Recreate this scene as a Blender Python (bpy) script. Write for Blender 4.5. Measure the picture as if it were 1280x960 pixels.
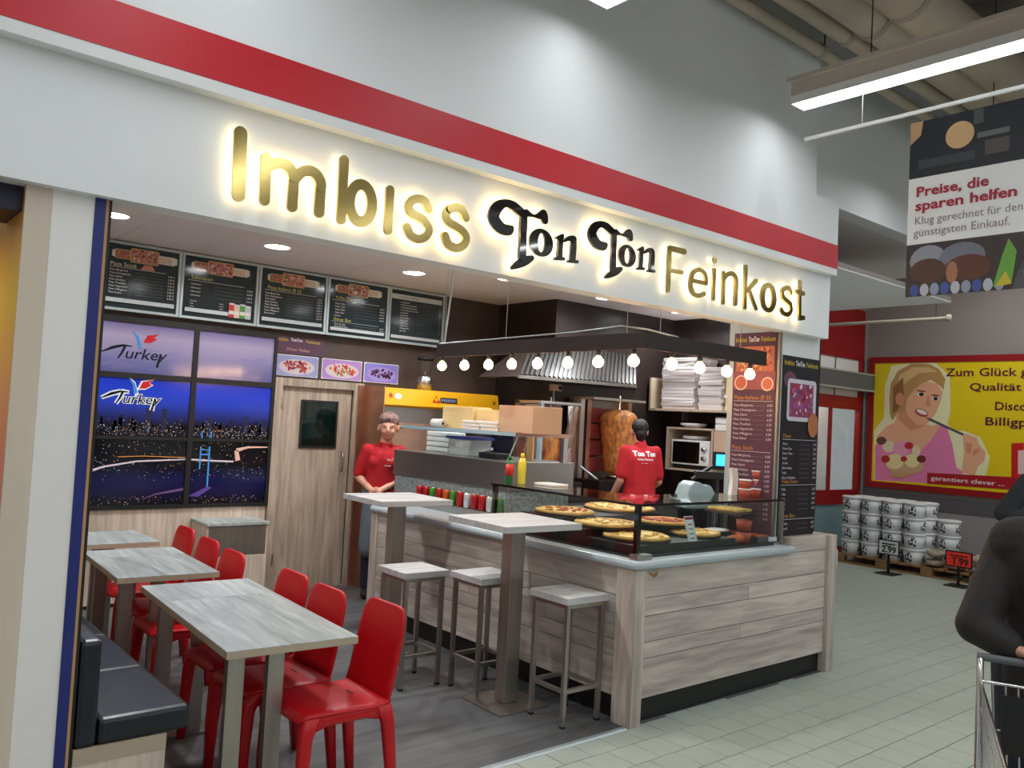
import bpy, bmesh, math, random
import numpy as np
from mathutils import Vector, Matrix
for o in list(bpy.data.objects): bpy.data.objects.remove(o)
random.seed(7)
SC = bpy.context.scene
COL = SC.collection
# ---------------------------------------------------------------- camera
FPX, YAW, PITCH, ROLL, EYE = 1051.0, .7007, .0431, .0528, 1.70
_f = Vector((math.sin(YAW)*math.cos(PITCH), math.cos(YAW)*math.cos(PITCH), math.sin(PITCH)))
_r0 = Vector((math.cos(YAW), -math.sin(YAW), 0)); _u0 = _r0.cross(_f)
_r = _r0*math.cos(ROLL)+_u0*math.sin(ROLL); _u = _u0*math.cos(ROLL)-_r0*math.sin(ROLL)
cd = bpy.data.cameras.new('camera'); cam = bpy.data.objects.new('camera', cd); COL.objects.link(cam)
cd.sensor_width = 36; cd.lens = 36*FPX/1280; cd.clip_end = 100; cd.clip_start = .05
cam.matrix_world = Matrix(((_r.x,_u.x,-_f.x,0),(_r.y,_u.y,-_f.y,0),(_r.z,_u.z,-_f.z,EYE),(0,0,0,1)))
SC.camera = cam
# ---------------------------------------------------------------- world and exposure
w = bpy.data.worlds.new('hall_ambient'); SC.world = w; w.use_nodes = True
w.node_tree.nodes['Background'].inputs[0].default_value = (.93,.97,1,1)
w.node_tree.nodes['Background'].inputs[1].default_value = .2
vs = SC.view_settings; vs.view_transform = 'Standard'; vs.look = 'None'; vs.gamma = 1; vs.use_curve_mapping = False
vs.exposure = 0.74
LAMP_E, DOWN_W, BULB_E, HALO_E = 9.0, 9.5, 30.0, 3.2

def at(x, y, ax, v):
    """point of the place that stands behind picture point (x, y) on the plane ax = v"""
    d = _f+_r*((x-640)/FPX)-_u*((y-480)/FPX); i = 'xyz'.index(ax)
    c = Vector((0,0,EYE)); return c+d*((v-c[i])/d[i])
# ---------------------------------------------------------------- materials
MATS = {}
def nodes(name):
    m = bpy.data.materials.new(name); m.use_nodes = True
    nt = m.node_tree; return m, nt, nt.nodes['Principled BSDF']
def col4(c): return (c[0], c[1], c[2], 1)
def srgb(r, g, b):
    f = lambda c: (c/255/12.92) if c/255 <= .04045 else ((c/255+.055)/1.055)**2.4
    return (f(r), f(g), f(b))
def mat(name, c, rough=.5, metal=0., var=0., scale=6., bump=0., spec=.5, coat=0., stretch=(1,1,1), rnd=0.):
    m, nt, b = nodes(name)
    b.inputs['Base Color'].default_value = col4(c); b.inputs['Roughness'].default_value = rough
    b.inputs['Metallic'].default_value = metal; b.inputs['Specular IOR Level'].default_value = spec
    b.inputs['Coat Weight'].default_value = coat
    if var or bump or rnd:
        tc = nt.nodes.new('ShaderNodeTexCoord'); mp = nt.nodes.new('ShaderNodeMapping'); mp.inputs['Scale'].default_value = stretch
        oi = nt.nodes.new('ShaderNodeObjectInfo'); ad = nt.nodes.new('ShaderNodeVectorMath'); ad.operation = 'MULTIPLY_ADD'
        ad.inputs[1].default_value = (13.7,9.1,5.3)
        nt.links.new(oi.outputs['Random'], ad.inputs[0]); nt.links.new(tc.outputs['Object'], ad.inputs[2])
        nt.links.new(ad.outputs[0], mp.inputs['Vector'])
        n = nt.nodes.new('ShaderNodeTexNoise'); n.inputs['Scale'].default_value = scale; n.inputs['Detail'].default_value = 4
        nt.links.new(mp.outputs[0], n.inputs['Vector'])
        cr = nt.nodes.new('ShaderNodeValToRGB')
        cr.color_ramp.elements[0].position = .3; cr.color_ramp.elements[1].position = .7
        cr.color_ramp.elements[0].color = col4([max(0,x*(1-var)) for x in c]); cr.color_ramp.elements[1].color = col4([min(1,x*(1+var)) for x in c])
        nt.links.new(n.outputs[0], cr.inputs[0])
        out = cr.outputs[0]
        if rnd:
            hs = nt.nodes.new('ShaderNodeHueSaturation'); mr = nt.nodes.new('ShaderNodeMapRange')
            mr.inputs['To Min'].default_value = 1-rnd; mr.inputs['To Max'].default_value = 1+rnd
            nt.links.new(oi.outputs['Random'], mr.inputs[0]); nt.links.new(mr.outputs[0], hs.inputs['Value']); nt.links.new(out, hs.inputs['Color']); out = hs.outputs[0]
        nt.links.new(out, b.inputs['Base Color'])
        if bump:
            bp = nt.nodes.new('ShaderNodeBump'); bp.inputs['Strength'].default_value = bump; bp.inputs['Distance'].default_value = .01
            nt.links.new(n.outputs[0], bp.inputs['Height']); nt.links.new(bp.outputs[0], b.inputs['Normal'])
    MATS[name] = m; return m
def wood(name, c1, c2, ax, rough=.5, rnd=.07, scale=1.):
    """grained board; ax = the direction of the grain"""
    m, nt, b = nodes(name); L = nt.links.new; N = nt.nodes.new
    tc = N('ShaderNodeTexCoord'); oi = N('ShaderNodeObjectInfo'); ad = N('ShaderNodeVectorMath'); ad.operation = 'MULTIPLY_ADD'; ad.inputs[1].default_value = (31.7,19.1,25.3)
    L(oi.outputs['Random'], ad.inputs[0]); L(tc.outputs['Object'], ad.inputs[2])
    def layer(s, sc, det):
        mp = N('ShaderNodeMapping'); v = [s*scale]*3; v['xyz'.index(ax)] = s*scale*.09; mp.inputs['Scale'].default_value = v
        n = N('ShaderNodeTexNoise'); n.inputs['Scale'].default_value = sc; n.inputs['Detail'].default_value = det; n.inputs['Distortion'].default_value = .6
        L(ad.outputs[0], mp.inputs[0]); L(mp.outputs[0], n.inputs['Vector']); return n
    n1 = layer(1, 26, 5); n2 = layer(1, 6, 3)
    mx = N('ShaderNodeMix'); mx.data_type = 'FLOAT'; mx.inputs[0].default_value = .45; L(n1.outputs[0], mx.inputs[2]); L(n2.outputs[0], mx.inputs[3])
    cr = N('ShaderNodeValToRGB'); e = cr.color_ramp.elements; e[0].position = .36; e[1].position = .62; e[0].color = col4(c2); e[1].color = col4(c1)
    L(mx.outputs[0], cr.inputs[0])
    hs = N('ShaderNodeHueSaturation'); mr = N('ShaderNodeMapRange'); mr.inputs['To Min'].default_value = 1-rnd; mr.inputs['To Max'].default_value = 1+rnd
    L(oi.outputs['Random'], mr.inputs[0]); L(mr.outputs[0], hs.inputs['Value']); L(cr.outputs[0], hs.inputs['Color']); L(hs.outputs[0], b.inputs['Base Color'])
    bp = N('ShaderNodeBump'); bp.inputs['Strength'].default_value = .15; bp.inputs['Distance'].default_value = .004; L(n1.outputs[0], bp.inputs['Height']); L(bp.outputs[0], b.inputs['Normal'])
    b.inputs['Roughness'].default_value = rough; MATS[name] = m; return m
def emit(name, c, s):
    m, nt, b = nodes(name); b.inputs['Base Color'].default_value = col4(c); b.inputs['Emission Color'].default_value = col4(c); b.inputs['Emission Strength'].default_value = s
    MATS[name] = m; return m
def glass(name, tint=(.93,.97,.96), refl=.9):
    m = bpy.data.materials.new(name); m.use_nodes = True; nt = m.node_tree; nt.nodes.clear()
    o = nt.nodes.new('ShaderNodeOutputMaterial'); t = nt.nodes.new('ShaderNodeBsdfTransparent'); t.inputs[0].default_value = col4(tint)
    g = nt.nodes.new('ShaderNodeBsdfGlossy'); g.inputs['Roughness'].default_value = .03; g.inputs[0].default_value = (refl,refl,refl,1)
    lw = nt.nodes.new('ShaderNodeLayerWeight'); lw.inputs[0].default_value = .5; pw = nt.nodes.new('ShaderNodeMath'); pw.operation = 'POWER'; pw.inputs[1].default_value = 5
    fr = nt.nodes.new('ShaderNodeMath'); fr.operation = 'MULTIPLY_ADD'; fr.inputs[1].default_value = .9; fr.inputs[2].default_value = .035; mx = nt.nodes.new('ShaderNodeMixShader')
    nt.links.new(lw.outputs['Facing'], pw.inputs[0]); nt.links.new(pw.outputs[0], fr.inputs[0])
    for a, bb in ((fr.outputs[0], mx.inputs[0]), (t.outputs[0], mx.inputs[1]), (g.outputs[0], mx.inputs[2]), (mx.outputs[0], o.inputs[0])): nt.links.new(a, bb)
    MATS[name] = m; return m
def printmat(name, rough=.4, emission=0.):
    m, nt, b = nodes(name); a = nt.nodes.new('ShaderNodeVertexColor'); a.layer_name = 'Col'
    nt.links.new(a.outputs[0], b.inputs['Base Color']); b.inputs['Roughness'].default_value = rough
    if emission: nt.links.new(a.outputs[0], b.inputs['Emission Color']); b.inputs['Emission Strength'].default_value = emission
    MATS[name] = m; return m
mat('white_wall', srgb(236,236,236), .75, var=.02, scale=1.5, bump=.02)
mat('white_gloss', srgb(232,232,232), .35)
mat('lip_white', srgb(234,233,232), .6)
mat('red_band', srgb(200,20,38), .42, var=.03, scale=2)
mat('ceil_white', srgb(222,217,216), .8)
mat('deck', srgb(128,118,108), .6, var=.05, scale=3)
mat('pipe', srgb(188,174,156), .65, var=.05, scale=3)
mat('pipe_grey', srgb(172,162,150), .6); mat('lamp_body', srgb(196,186,176), .5); mat('baffle_steel', (.045,.042,.04), .4, .2)
mat('brown_wall', srgb(72,57,51), .5, var=.16, scale=5)
mat('dark_wall', srgb(44,35,33), .35, var=.12, scale=4)
mat('grey_wall', srgb(148,138,132), .8, var=.03, scale=1.5)
mat('grey_stripe', srgb(92,90,92), .7); mat('grey_low', srgb(150,150,148), .7)
mat('beige', srgb(214,197,178), .75, var=.05, scale=9, stretch=(1,1,.1)); mat('off_white', srgb(240,234,229), .7, var=.02, scale=2)
mat('blue_trim', srgb(24,38,112), .5); mat('black', srgb(18,17,17), .5); mat('black_gloss', srgb(10,9,9), .12, coat=.5)
mat('tan_edge', srgb(186,140,92), .6, var=.1, scale=20, stretch=(1,1,.1)); mat('navy', srgb(34,28,58), .5)
mat('steel', (.52,.50,.47), .32, 1., var=.06, scale=20, stretch=(1,1,.08)); mat('steel_dark', (.30,.28,.26), .36, 1.)
mat('brushed', (.42,.39,.35), .38, 1., var=.1, scale=24, stretch=(1,1,.06)); mat('chrome', (.75,.75,.74), .16, 1.)
mat('alu', srgb(190,202,206), .38, .6); mat('alu_frame', srgb(176,188,190), .4, .3)
mat('gold', (.43,.32,.115), .15, 1., var=.1, scale=5, stretch=(.3,1,2)); mat('black_mirror', (.012,.010,.009), .06, coat=1.)
mat('red_plastic', srgb(186,8,20), .38, var=.03, scale=3, spec=.4)
mat('leather', srgb(18,24,32), .34, var=.2, scale=9, bump=.25)
mat('granite', srgb(128,136,136), .35, var=.6, scale=70)
mat('worktop', srgb(176,186,192), .3)
mat('white_plastic', srgb(222,222,220), .4); mat('grey_plastic', srgb(96,98,100), .45); mat('black_rubber', srgb(14,14,15), .7)
mat('yellow', srgb(226,164,12), .35); mat('orange_card', srgb(205,172,122), .8); mat('cream_card', srgb(230,205,150), .75); mat('tan_card', srgb(190,160,136), .8)
mat('foil', (.72,.68,.65), .3, 1., bump=1., scale=30); mat('copper', (.55,.33,.24), .35, 1., var=.1, scale=8)
mat('meat', srgb(186,120,60), .6, var=.55, scale=26, bump=1., stretch=(1,1,.45))
mat('crust', srgb(206,158,88), .75, var=.18, scale=14, bump=.3); mat('cheese', srgb(228,184,108), .6, var=.4, scale=16, bump=.6); mat('sauce', srgb(176,80,36), .6, var=.3, scale=20)
mat('skin', srgb(205,150,124), .5, var=.05, scale=8); mat('hair_black', srgb(18,15,14), .6, bump=.4, scale=60); mat('lip', srgb(168,74,70), .5); mat('eye', srgb(20,16,16), .2)
mat('shirt_red', srgb(176,14,28), .8, var=.06, scale=7); mat('apron', srgb(92,104,110), .85, var=.05, scale=5); mat('jeans', srgb(26,30,46), .85)
mat('scarf', srgb(120,92,88), .85, var=.75, scale=22); mat('jacket', srgb(34,28,27), .75, var=.25, scale=14, bump=1.); mat('sweater', srgb(44,46,50), .9, var=.1, scale=40); mat('shoe', srgb(30,28,30), .6)
mat('ochre_door', srgb(205,150,60), .5); mat('cyan_glass', srgb(132,166,172), .2); mat('red_paint', srgb(150,16,20), .4)
mat('bag', srgb(182,160,138), .5, var=.3, scale=16, bump=.8); mat('pallet_wood', srgb(150,112,72), .8, var=.2, scale=12); mat('bucket', srgb(225,225,225), .35)
mat('steelblue', srgb(150,178,192), .25); mat('tub_red', srgb(166,66,46), .45); mat('lid_white', srgb(222,218,214), .4)
mat('green_bottle', srgb(20,96,44), .3); mat('red_label', srgb(200,44,28), .4); mat('yellow_bottle', srgb(222,204,60), .35); mat('orange_red', srgb(206,64,30), .4)
mat('vinyl_edge', srgb(60,60,62), .6); mat('tile', srgb(168,175,164), .42, var=.03, scale=5, rnd=.025); mat('grout', srgb(74,72,66), .9)
mat('light_wood_edge', srgb(178,160,138), .6)
wood('board_x', srgb(212,199,189), srgb(160,148,141), 'x'); wood('board_y', srgb(206,195,186), srgb(154,145,138), 'y'); wood('board_z', srgb(210,196,184), srgb(156,144,136), 'z')
wood('wall_board', srgb(216,198,180), srgb(170,154,138), 'z', .55); wood('door_board', srgb(182,164,146), srgb(138,122,108), 'z', .55)
wood('table_y', srgb(180,188,186), srgb(128,134,132), 'y', .34, .03); wood('top_white', srgb(196,196,196), srgb(166,165,166), 'x', .38, .02)
wood('floor_vinyl', srgb(98,98,98), srgb(60,60,62), 'x', .5, 0., .55)
emit('lamp_white', (.91,.975,1), LAMP_E); emit('lobby_fill_white', (.95,.98,1), LAMP_E*2.6); emit('down_white', (.95,.98,1), 14.); emit('bulb_warm', (1,.58,.26), BULB_E); emit('halo', (1,.84,.50), HALO_E)
emit('heat', (1,.10,.06), 1.5); emit('screen_blue', (.03,.35,.85), 1.3); emit('ember', (1,.75,.4), 6.)
glass('glass'); glass('glass_dark', (.30,.44,.44)); glass('film', (.86,.86,.86))
printmat('print'); printmat('print_gloss', .12); printmat('print_matt', .7)
# ---------------------------------------------------------------- mesh builder
ORG = {}
class MB:
    def __init__(s): s.v = []; s.f = []; s.c = []; s.smooth = []
    def add(s, vs, fs, c=None, sm=False):
        n = len(s.v); s.v += [tuple(v) for v in vs]; s.f += [tuple(i+n for i in f) for f in fs]
        s.c += [c]*len(fs); s.smooth += [sm]*len(fs); return s
    def box(s, a, b, c=None):
        x0,x1 = sorted((a[0],b[0])); y0,y1 = sorted((a[1],b[1])); z0,z1 = sorted((a[2],b[2]))
        return s.add([(x0,y0,z0),(x1,y0,z0),(x1,y1,z0),(x0,y1,z0),(x0,y0,z1),(x1,y0,z1),(x1,y1,z1),(x0,y1,z1)],
            [(0,3,2,1),(4,5,6,7),(0,1,5,4),(1,2,6,5),(2,3,7,6),(3,0,4,7)], c)
    def bar(s, p, q, w, h, up=(0,0,1), c=None):
        p = Vector(p); q = Vector(q); d = (q-p).normalized(); up = Vector(up)
        if abs(d.dot(up)) > .98: up = Vector((1,0,0))
        a = d.cross(up).normalized()*(w/2); b = a.cross(d).normalized()*(h/2)
        vs = [e+i*a+j*b for e in (p,q) for i,j in ((-1,-1),(1,-1),(1,1),(-1,1))]
        return s.add(vs, [(0,1,2,3),(7,6,5,4),(0,4,5,1),(1,5,6,2),(2,6,7,3),(3,7,4,0)], c)
    def tube(s, pts, r, n=10, c=None, cap=True):
        pts = [Vector(p) for p in pts]; rs = r if isinstance(r, (list, tuple)) else [r]*len(pts)
        vs = []; up = Vector((0,0,1)); prev = None
        for i, p in enumerate(pts):
            d = (pts[min(i+1,len(pts)-1)]-pts[max(i-1,0)]).normalized()
            if prev is None: a = d.cross(up if abs(d.z) < .95 else Vector((1,0,0))).normalized()
            else: a = (prev-d*prev.dot(d)).normalized()
            prev = a; b = d.cross(a)
            vs += [p+(a*math.cos(2*math.pi*k/n)+b*math.sin(2*math.pi*k/n))*rs[i] for k in range(n)]
        fs = [(i*n+k, i*n+(k+1)%n, (i+1)*n+(k+1)%n, (i+1)*n+k) for i in range(len(pts)-1) for k in range(n)]
        s.add(vs, fs, c, True)
        if cap: s.add(vs[:n], [tuple(range(n))[::-1]], c); s.add(vs[-n:], [tuple(range(n))], c)
        return s
    def lathe(s, prof, o=(0,0,0), n=20, c=None, axis='z', sm=True):
        o = Vector(o); vs = []
        for r, h in prof:
            for k in range(n):
                a = 2*math.pi*k/n; p = (r*math.cos(a), r*math.sin(a), h)
                if axis == 'x': p = (h, p[0], p[1])
                if axis == 'y': p = (p[0], h, p[1])
                vs.append(o+Vector(p))
        fs = [(i*n+k, i*n+(k+1)%n, (i+1)*n+(k+1)%n, (i+1)*n+k) for i in range(len(prof)-1) for k in range(n)]
        if prof[0][0] > 1e-4: fs.append(tuple(range(n))[::-1])
        if prof[-1][0] > 1e-4: fs.append(tuple((len(prof)-1)*n+k for k in range(n)))
        return s.add(vs, fs, c, sm)
    def ball(s, o, r, n=12, c=None):
        r = r if isinstance(r, (tuple, list)) else (r,r,r); m = n//2; o = Vector(o); vs = []
        for i in range(m+1):
            t = math.pi*i/m
            for k in range(n):
                a = 2*math.pi*k/n; vs.append(o+Vector((r[0]*math.sin(t)*math.cos(a), r[1]*math.sin(t)*math.sin(a), r[2]*math.cos(t))))
        return s.add(vs, [(i*n+k, (i+1)*n+k, (i+1)*n+(k+1)%n, i*n+(k+1)%n) for i in range(m) for k in range(n)], c, True)
    def prism(s, pts, o, u, v, depth, c=None):
        """2-D outline pts in frame (o, u, v) pushed by depth along u x v"""
        o = Vector(o); u = Vector(u); v = Vector(v); nn = u.cross(v).normalized()*depth; n = len(pts)
        A = [o+u*a+v*b for a, b in pts]; vs = A+[p+nn for p in A]
        fs = [tuple(range(n))[::-1], tuple(range(n, 2*n))]+[(i, (i+1)%n, (i+1)%n+n, i+n) for i in range(n)]
        return s.add(vs, fs, c)
    def build(s, name, m, parent=None, bev=0., loc=None, sub=0, smooth=None):
        """vertices are given in world space; they are stored relative to the parent's (or the own) base point"""
        me = bpy.data.meshes.new(name)
        o = bpy.data.objects.new(name, me); COL.objects.link(o)
        org = ORG.get(parent.name, Vector()) if parent else Vector(loc or (0,0,0))
        me.from_pydata([Vector(v)-org for v in s.v], [], s.f)
        me.materials.append(MATS[m] if isinstance(m, str) else m)
        for p, sm in zip(me.polygons, s.smooth): p.use_smooth = sm if smooth is None else smooth
        if any(c is not None for c in s.c):
            at_ = me.color_attributes.new('Col', 'FLOAT_COLOR', 'CORNER')
            for p, c in zip(me.polygons, s.c):
                for li in p.loop_indices: at_.data[li].color = col4(c or (.5,.5,.5))
        bm = bmesh.new(); bm.from_mesh(me)
        if bev: bmesh.ops.bevel(bm, geom=bm.edges[:], offset=bev, segments=2, affect='EDGES', profile=.5, clamp_overlap=True)
        bmesh.ops.recalc_face_normals(bm, faces=bm.faces[:]) if not any(c is not None for c in s.c) else None
        bm.to_mesh(me); bm.free()
        if parent: o.parent = parent; ORG[o.name] = org
        else: o.location = org; ORG[o.name] = org
        if sub: md = o.modifiers.new('s', 'SUBSURF'); md.levels = sub; md.render_levels = sub
        return o
def tag(o, label, cat, group=None, kind=None):
    o['label'] = label; o['category'] = cat
    if group: o['group'] = group
    if kind: o['kind'] = kind
    return o
def thing(name, label, cat, loc=(0,0,0), group=None, rz=0.):
    o = bpy.data.objects.new(name, None); COL.objects.link(o); o.location = loc; o.rotation_euler = (0,0,rz); o.empty_display_size = .1
    ORG[o.name] = Vector(loc) if not rz else Vector(); tag(o, label, cat, group); return o
def local(o): ORG[o.name] = Vector(); return o           # parts of o are given in o's own space
def struct(name, mb, m, label, cat, bev=0.):
    o = mb.build(name, m, None, bev); o['kind'] = 'structure'; o['label'] = label; o['category'] = cat; return o
def dup(root, loc, rz=None, label=None):
    def cp(o, par):
        c = o.copy(); COL.objects.link(c); c.parent = par
        for ch in o.children: cp(ch, c)
        return c
    r = cp(root, None); r.location = loc
    if rz is not None: r.rotation_euler = (0,0,rz)
    if label: r['label'] = label
    return r
# lettering: flat outlines from the built-in font, cached
_TX = {}
def glyphs(txt, bold=0.):
    k = (txt, bold)
    if k not in _TX:
        c = bpy.data.curves.new('t', 'FONT'); c.body = txt; c.size = 1; c.resolution_u = 2; c.offset = bold; c.fill_mode = 'FRONT'
        o = bpy.data.objects.new('t', c); COL.objects.link(o); bpy.context.view_layer.update()
        me = bpy.data.meshes.new_from_object(o.evaluated_get(bpy.context.evaluated_depsgraph_get()))
        _TX[k] = ([tuple(v.co)[:2] for v in me.vertices], [tuple(p.vertices) for p in me.polygons])
        bpy.data.objects.remove(o); bpy.data.curves.remove(c); bpy.data.meshes.remove(me)
    return _TX[k]
class Print(MB):
    """flat print on a panel: frame o (lower left), unit vectors u, v; each layer a hair in front of the one before"""
    def __init__(s, o, u, v, lift=.0012):
        super().__init__(); s.o = Vector(o); s.u = Vector(u); s.vv = Vector(v); s.n = s.u.cross(s.vv).normalized(); s.k = 1; s.lift = lift
    def P(s, a, b): return s.o+s.u*a+s.vv*b+s.n*(s.k*s.lift)
    def poly(s, pts, c, step=True):
        s.add([s.P(a, b) for a, b in pts], [tuple(range(len(pts)))], c)
        if step: s.k += .12
        return s
    def rect(s, x, y, w_, h_, c, step=True): return s.poly([(x,y),(x+w_,y),(x+w_,y+h_),(x,y+h_)], c, step)
    def ell(s, x, y, rx, ry, c, n=16, rot=0., a0=0., a1=2*math.pi):
        cr, sr = math.cos(rot), math.sin(rot); pts = []
        m = n if abs(a1-a0-2*math.pi) < 1e-6 else n+1
        for i in range(m):
            a = a0+(a1-a0)*i/n; p, q = rx*math.cos(a), ry*math.sin(a); pts.append((x+p*cr-q*sr, y+p*sr+q*cr))
        return s.poly(pts, c)
    def rrect(s, x, y, w_, h_, r, c):
        pts = []
        for cx, cy, a in ((x+w_-r,y+r,-90),(x+w_-r,y+h_-r,0),(x+r,y+h_-r,90),(x+r,y+r,180)):
            pts += [(cx+r*math.cos(math.radians(a+t)), cy+r*math.sin(math.radians(a+t))) for t in (0,30,60,90)]
        return s.poly(pts, c)
    def line(s, pts, w_, c, taper=None):
        for i in range(len(pts)-1):
            (x0,y0),(x1,y1) = pts[i], pts[i+1]; d = math.hypot(x1-x0, y1-y0) or 1; nx, ny = -(y1-y0)/d/2, (x1-x0)/d/2
            wa = taper[i]*w_ if taper else w_; wb = taper[i+1]*w_ if taper else w_
            s.poly([(x0-nx*wa,y0-ny*wa),(x1-nx*wb,y1-ny*wb),(x1+nx*wb,y1+ny*wb),(x0+nx*wa,y0+ny*wa)], c, False)
        s.k += .12; return s
    def text(s, txt, x, y, size, c, bold=0., sx=1., right=False, slant=0.):
        vs, fs = glyphs(txt, bold)
        if not vs: return s
        if right: x -= max(v[0] for v in vs)*size*sx
        s.add([s.P(x+a*size*sx+b*size*slant, y+b*size) for a, b in vs], fs, c); s.k += .12; return s
    def photo(s, x, y, w_, h_, base, blobs, n=40, seed=1, rr=(.03,.1)):
        """a food picture: ground colour and scattered patches of the given colours"""
        R = random.Random(seed); s.rect(x, y, w_, h_, base)
        for i in range(n):
            rx = R.uniform(*rr)*min(w_,h_); ry = rx*R.uniform(.5,1)
            cx = R.uniform(x+rx, x+w_-rx); cy = R.uniform(y+ry, y+h_-ry); s.ell(cx, cy, rx, ry, R.choice(blobs), 7, R.uniform(0,3))
        return s
# ================================================================ the setting
B = MB
# hall floor: grout bed and tiles
fl = struct('floor', B().box((-5,-5,-.06),(12.6,3.19,-.005)).box((5.9,3.19,-.06),(12.6,6.5,-.005)), 'grout', 'pale grey square tile floor of the hall in front of the snack bar', 'floor')
TS = .2
tb = B().add([(x*s_,y*s_,z) for z, s_ in ((-.02,1),(-.0015,1),(0,.985)) for x, y in ((-.0972,-.0972),(.0972,-.0972),(.0972,.0972),(-.0972,.0972))],
    [(8,9,10,11)]+[(a+i, a+(i+1)%4, a+4+(i+1)%4, a+4+i) for a in (0,4) for i in range(4)])
def vis(P):
    d = Vector(P)-Vector((0,0,EYE)); z = d.dot(_f)
    if z < .3: return None
    return 640+FPX*d.dot(_r)/z, 480-FPX*d.dot(_u)/z, z
tiles = []
for j in range(-17, 41):
    y = 3.13-TS*j; off = .1*(j % 2)
    for i in range(-25, 63):
        x = .035+.1+TS*i+off
        if x > 12.5: continue
        if y > 3.2 and (x < 6.0 or y > 6.4 or (x < 8.1 and y-.1 > 3.68+.4305*(x-5.72))): continue
        if y > 3.0 and y < 3.2 and x < 3.6: pass
        s_ = vis((x,y,0)); a = -1
        if s_ and -15 < s_[0] < 1300 and s_[1] < 985:
            hid = (s_[1] < 905-.33*(s_[0]-790) and s_[0] < 1020) or s_[0] < 560 or (s_[0] > 1235 and s_[1] < 940)
            if not hid: a = 1/s_[2]**3
        tiles.append((a, x, y))
tiles.sort(reverse=True)
first = None; rest = B()
for k, (a, x, y) in enumerate(tiles):
    if k < 290 and a > 0:
        if first is None: o = tb.build('tile', 'tile', fl); first = o
        else: o = first.copy(); COL.objects.link(o); o.parent = fl
        o.location = (x, y, random.uniform(-.0004,.0004))
    else: rest.add([(vx+x, vy+y, vz) for vx, vy, vz in tb.v], tb.f)
o = rest.build('tile_field', 'tile', fl); o['kind'] = 'stuff'
struct('floor_shop', B().box((.6,3.205,-.06),(5.895,7.5,0)).prism([(5.895,3.76),(8.05,4.69),(8.05,6.55),(6.1,6.55),(6.1,7.5),(5.895,7.5)], (0,0,-.06), (1,0,0), (0,1,0), .06).box((-4,3.205,-.06),(.6,5.5,0)), 'floor_vinyl', 'dark grey wood look floor of the snack bar', 'floor')
struct('trim_1', B().prism([(-.02,0),(.03,0),(.03,.002),(.012,.009),(-.01,.009),(-.02,.002)], (.8,3.2,0), (0,1,0), (0,0,1), 2.86), 'alu', 'thin aluminium threshold strip between the tiles and the dark floor', 'threshold')
# upper wall, red band, fascia
struct('wall_front', B().box((-5,3.14,3.09),(5.35,3.5,5.3)).box((5.35,3.14,3.09),(5.67,3.34,3.4)), 'white_wall', 'white upper wall above the red band', 'wall')
struct('trim_2', B().box((-5,3.136,2.918),(5.672,3.34,3.09)), 'red_band', 'long glossy red band above the fascia', 'band')
struct('trim_3', B().box((-5,3.138,2.872),(5.672,3.34,2.9175)), 'lip_white', 'narrow white ledge under the red band', 'ledge')
struct('wall_fascia', B().box((-5,3.2,2.415),(5.695,3.315,2.8715)), 'white_wall', 'white fascia carrying the backlit lettering', 'fascia')
# bulkhead and soffit to the right of the shop
struct('wall_bulkhead', B().box((5.36,3.345,3.475),(12.5,3.5,5.3)), 'white_wall', 'white bulkhead wall above the passage on the right', 'wall')
struct('ceiling_passage', B().box((5.72,3.5,3.475),(9.1,6.36,3.62)).box((5.4,3.345,3.415),(5.72,3.5,3.475)), 'ceil_white', 'grey soffit over the passage beside the shop', 'ceiling')
struct('ceiling_lobby', B().box((9.1,3.5,4.3),(12.5,6.36,4.4)), 'ceil_white', 'high ceiling over the entrance corner', 'ceiling')
wr = struct('wall_right', B().box((12.5,-5,.93),(12.65,6.5,5.3)), 'grey_wall', 'grey end wall with the yellow advert', 'wall')
B().box((12.488,-5,.72),(12.65,6.36,.93)).build('wall_stripe', 'grey_stripe', wr); B().box((12.495,-5,0),(12.65,6.36,.72)).build('wall_dado', 'grey_low', wr)
# hall ceiling with ribs
ce = B().box((-5,-5,5.3),(12.65,3.5,5.4))
for i in range(58): ce.prism([(0,0),(.16,0),(.12,-.07),(.04,-.07)], (-4.9+.3*i,3.1,5.3), (1,0,0), (0,0,1), 8.0)
struct('ceiling', ce, 'deck', 'dark ribbed metal deck high above the hall', 'ceiling')
# shop shell
wb = struct('wall_back', B().box((.6,7.4,0),(6.1,7.5,3.05)), 'brown_wall', 'dark brown back wall of the snack bar', 'wall')
struct('wall_recess', B().box((6.0,6.45,0),(6.1,7.4,3.05)).box((6.1,6.45,0),(8.05,6.55,3.05)), 'dark_wall', 'dark kitchen wall behind the kebab grills', 'wall')
struct('wall_kitchen', B().box((7.95,4.6,0),(8.05,6.45,3.05)), 'dark_wall', 'dark kitchen side wall with the box shelf', 'wall')
struct('wall_side', B().prism([(5.72,3.66),(7.95,4.62),(8.05,4.62),(8.05,4.72),(7.95,4.72),(5.72,3.76)], (0,0,0), (1,0,0), (0,1,0), 3.05), 'white_wall', 'plain side wall closing the kitchen towards the passage', 'wall')
cl = struct('column', B().box((5.2,3.28,.987),(5.72,3.7,3.05)), 'white_gloss', 'white column at the right end of the fascia', 'column'); cl.name = 'wall_pier'
B().box((5.197,3.2795,.99),(5.225,3.2999,2.415)).build('corner_strip', 'brushed', cl); B().box((5.1985,3.3,.99),(5.2,3.7,3.0)).build('side_lining', 'alu', cl)
struct('wall_left', B().box((.6,3.4505,0),(.8,7.5,3.05)), 'wall_board', 'wood look side wall behind the bench', 'wall')
p_ = B().box((.62,3.25,0),(.755,3.45,2.415)); wc = struct('wall_column', p_, 'off_white', 'cream white column at the left edge of the shop', 'column')
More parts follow.
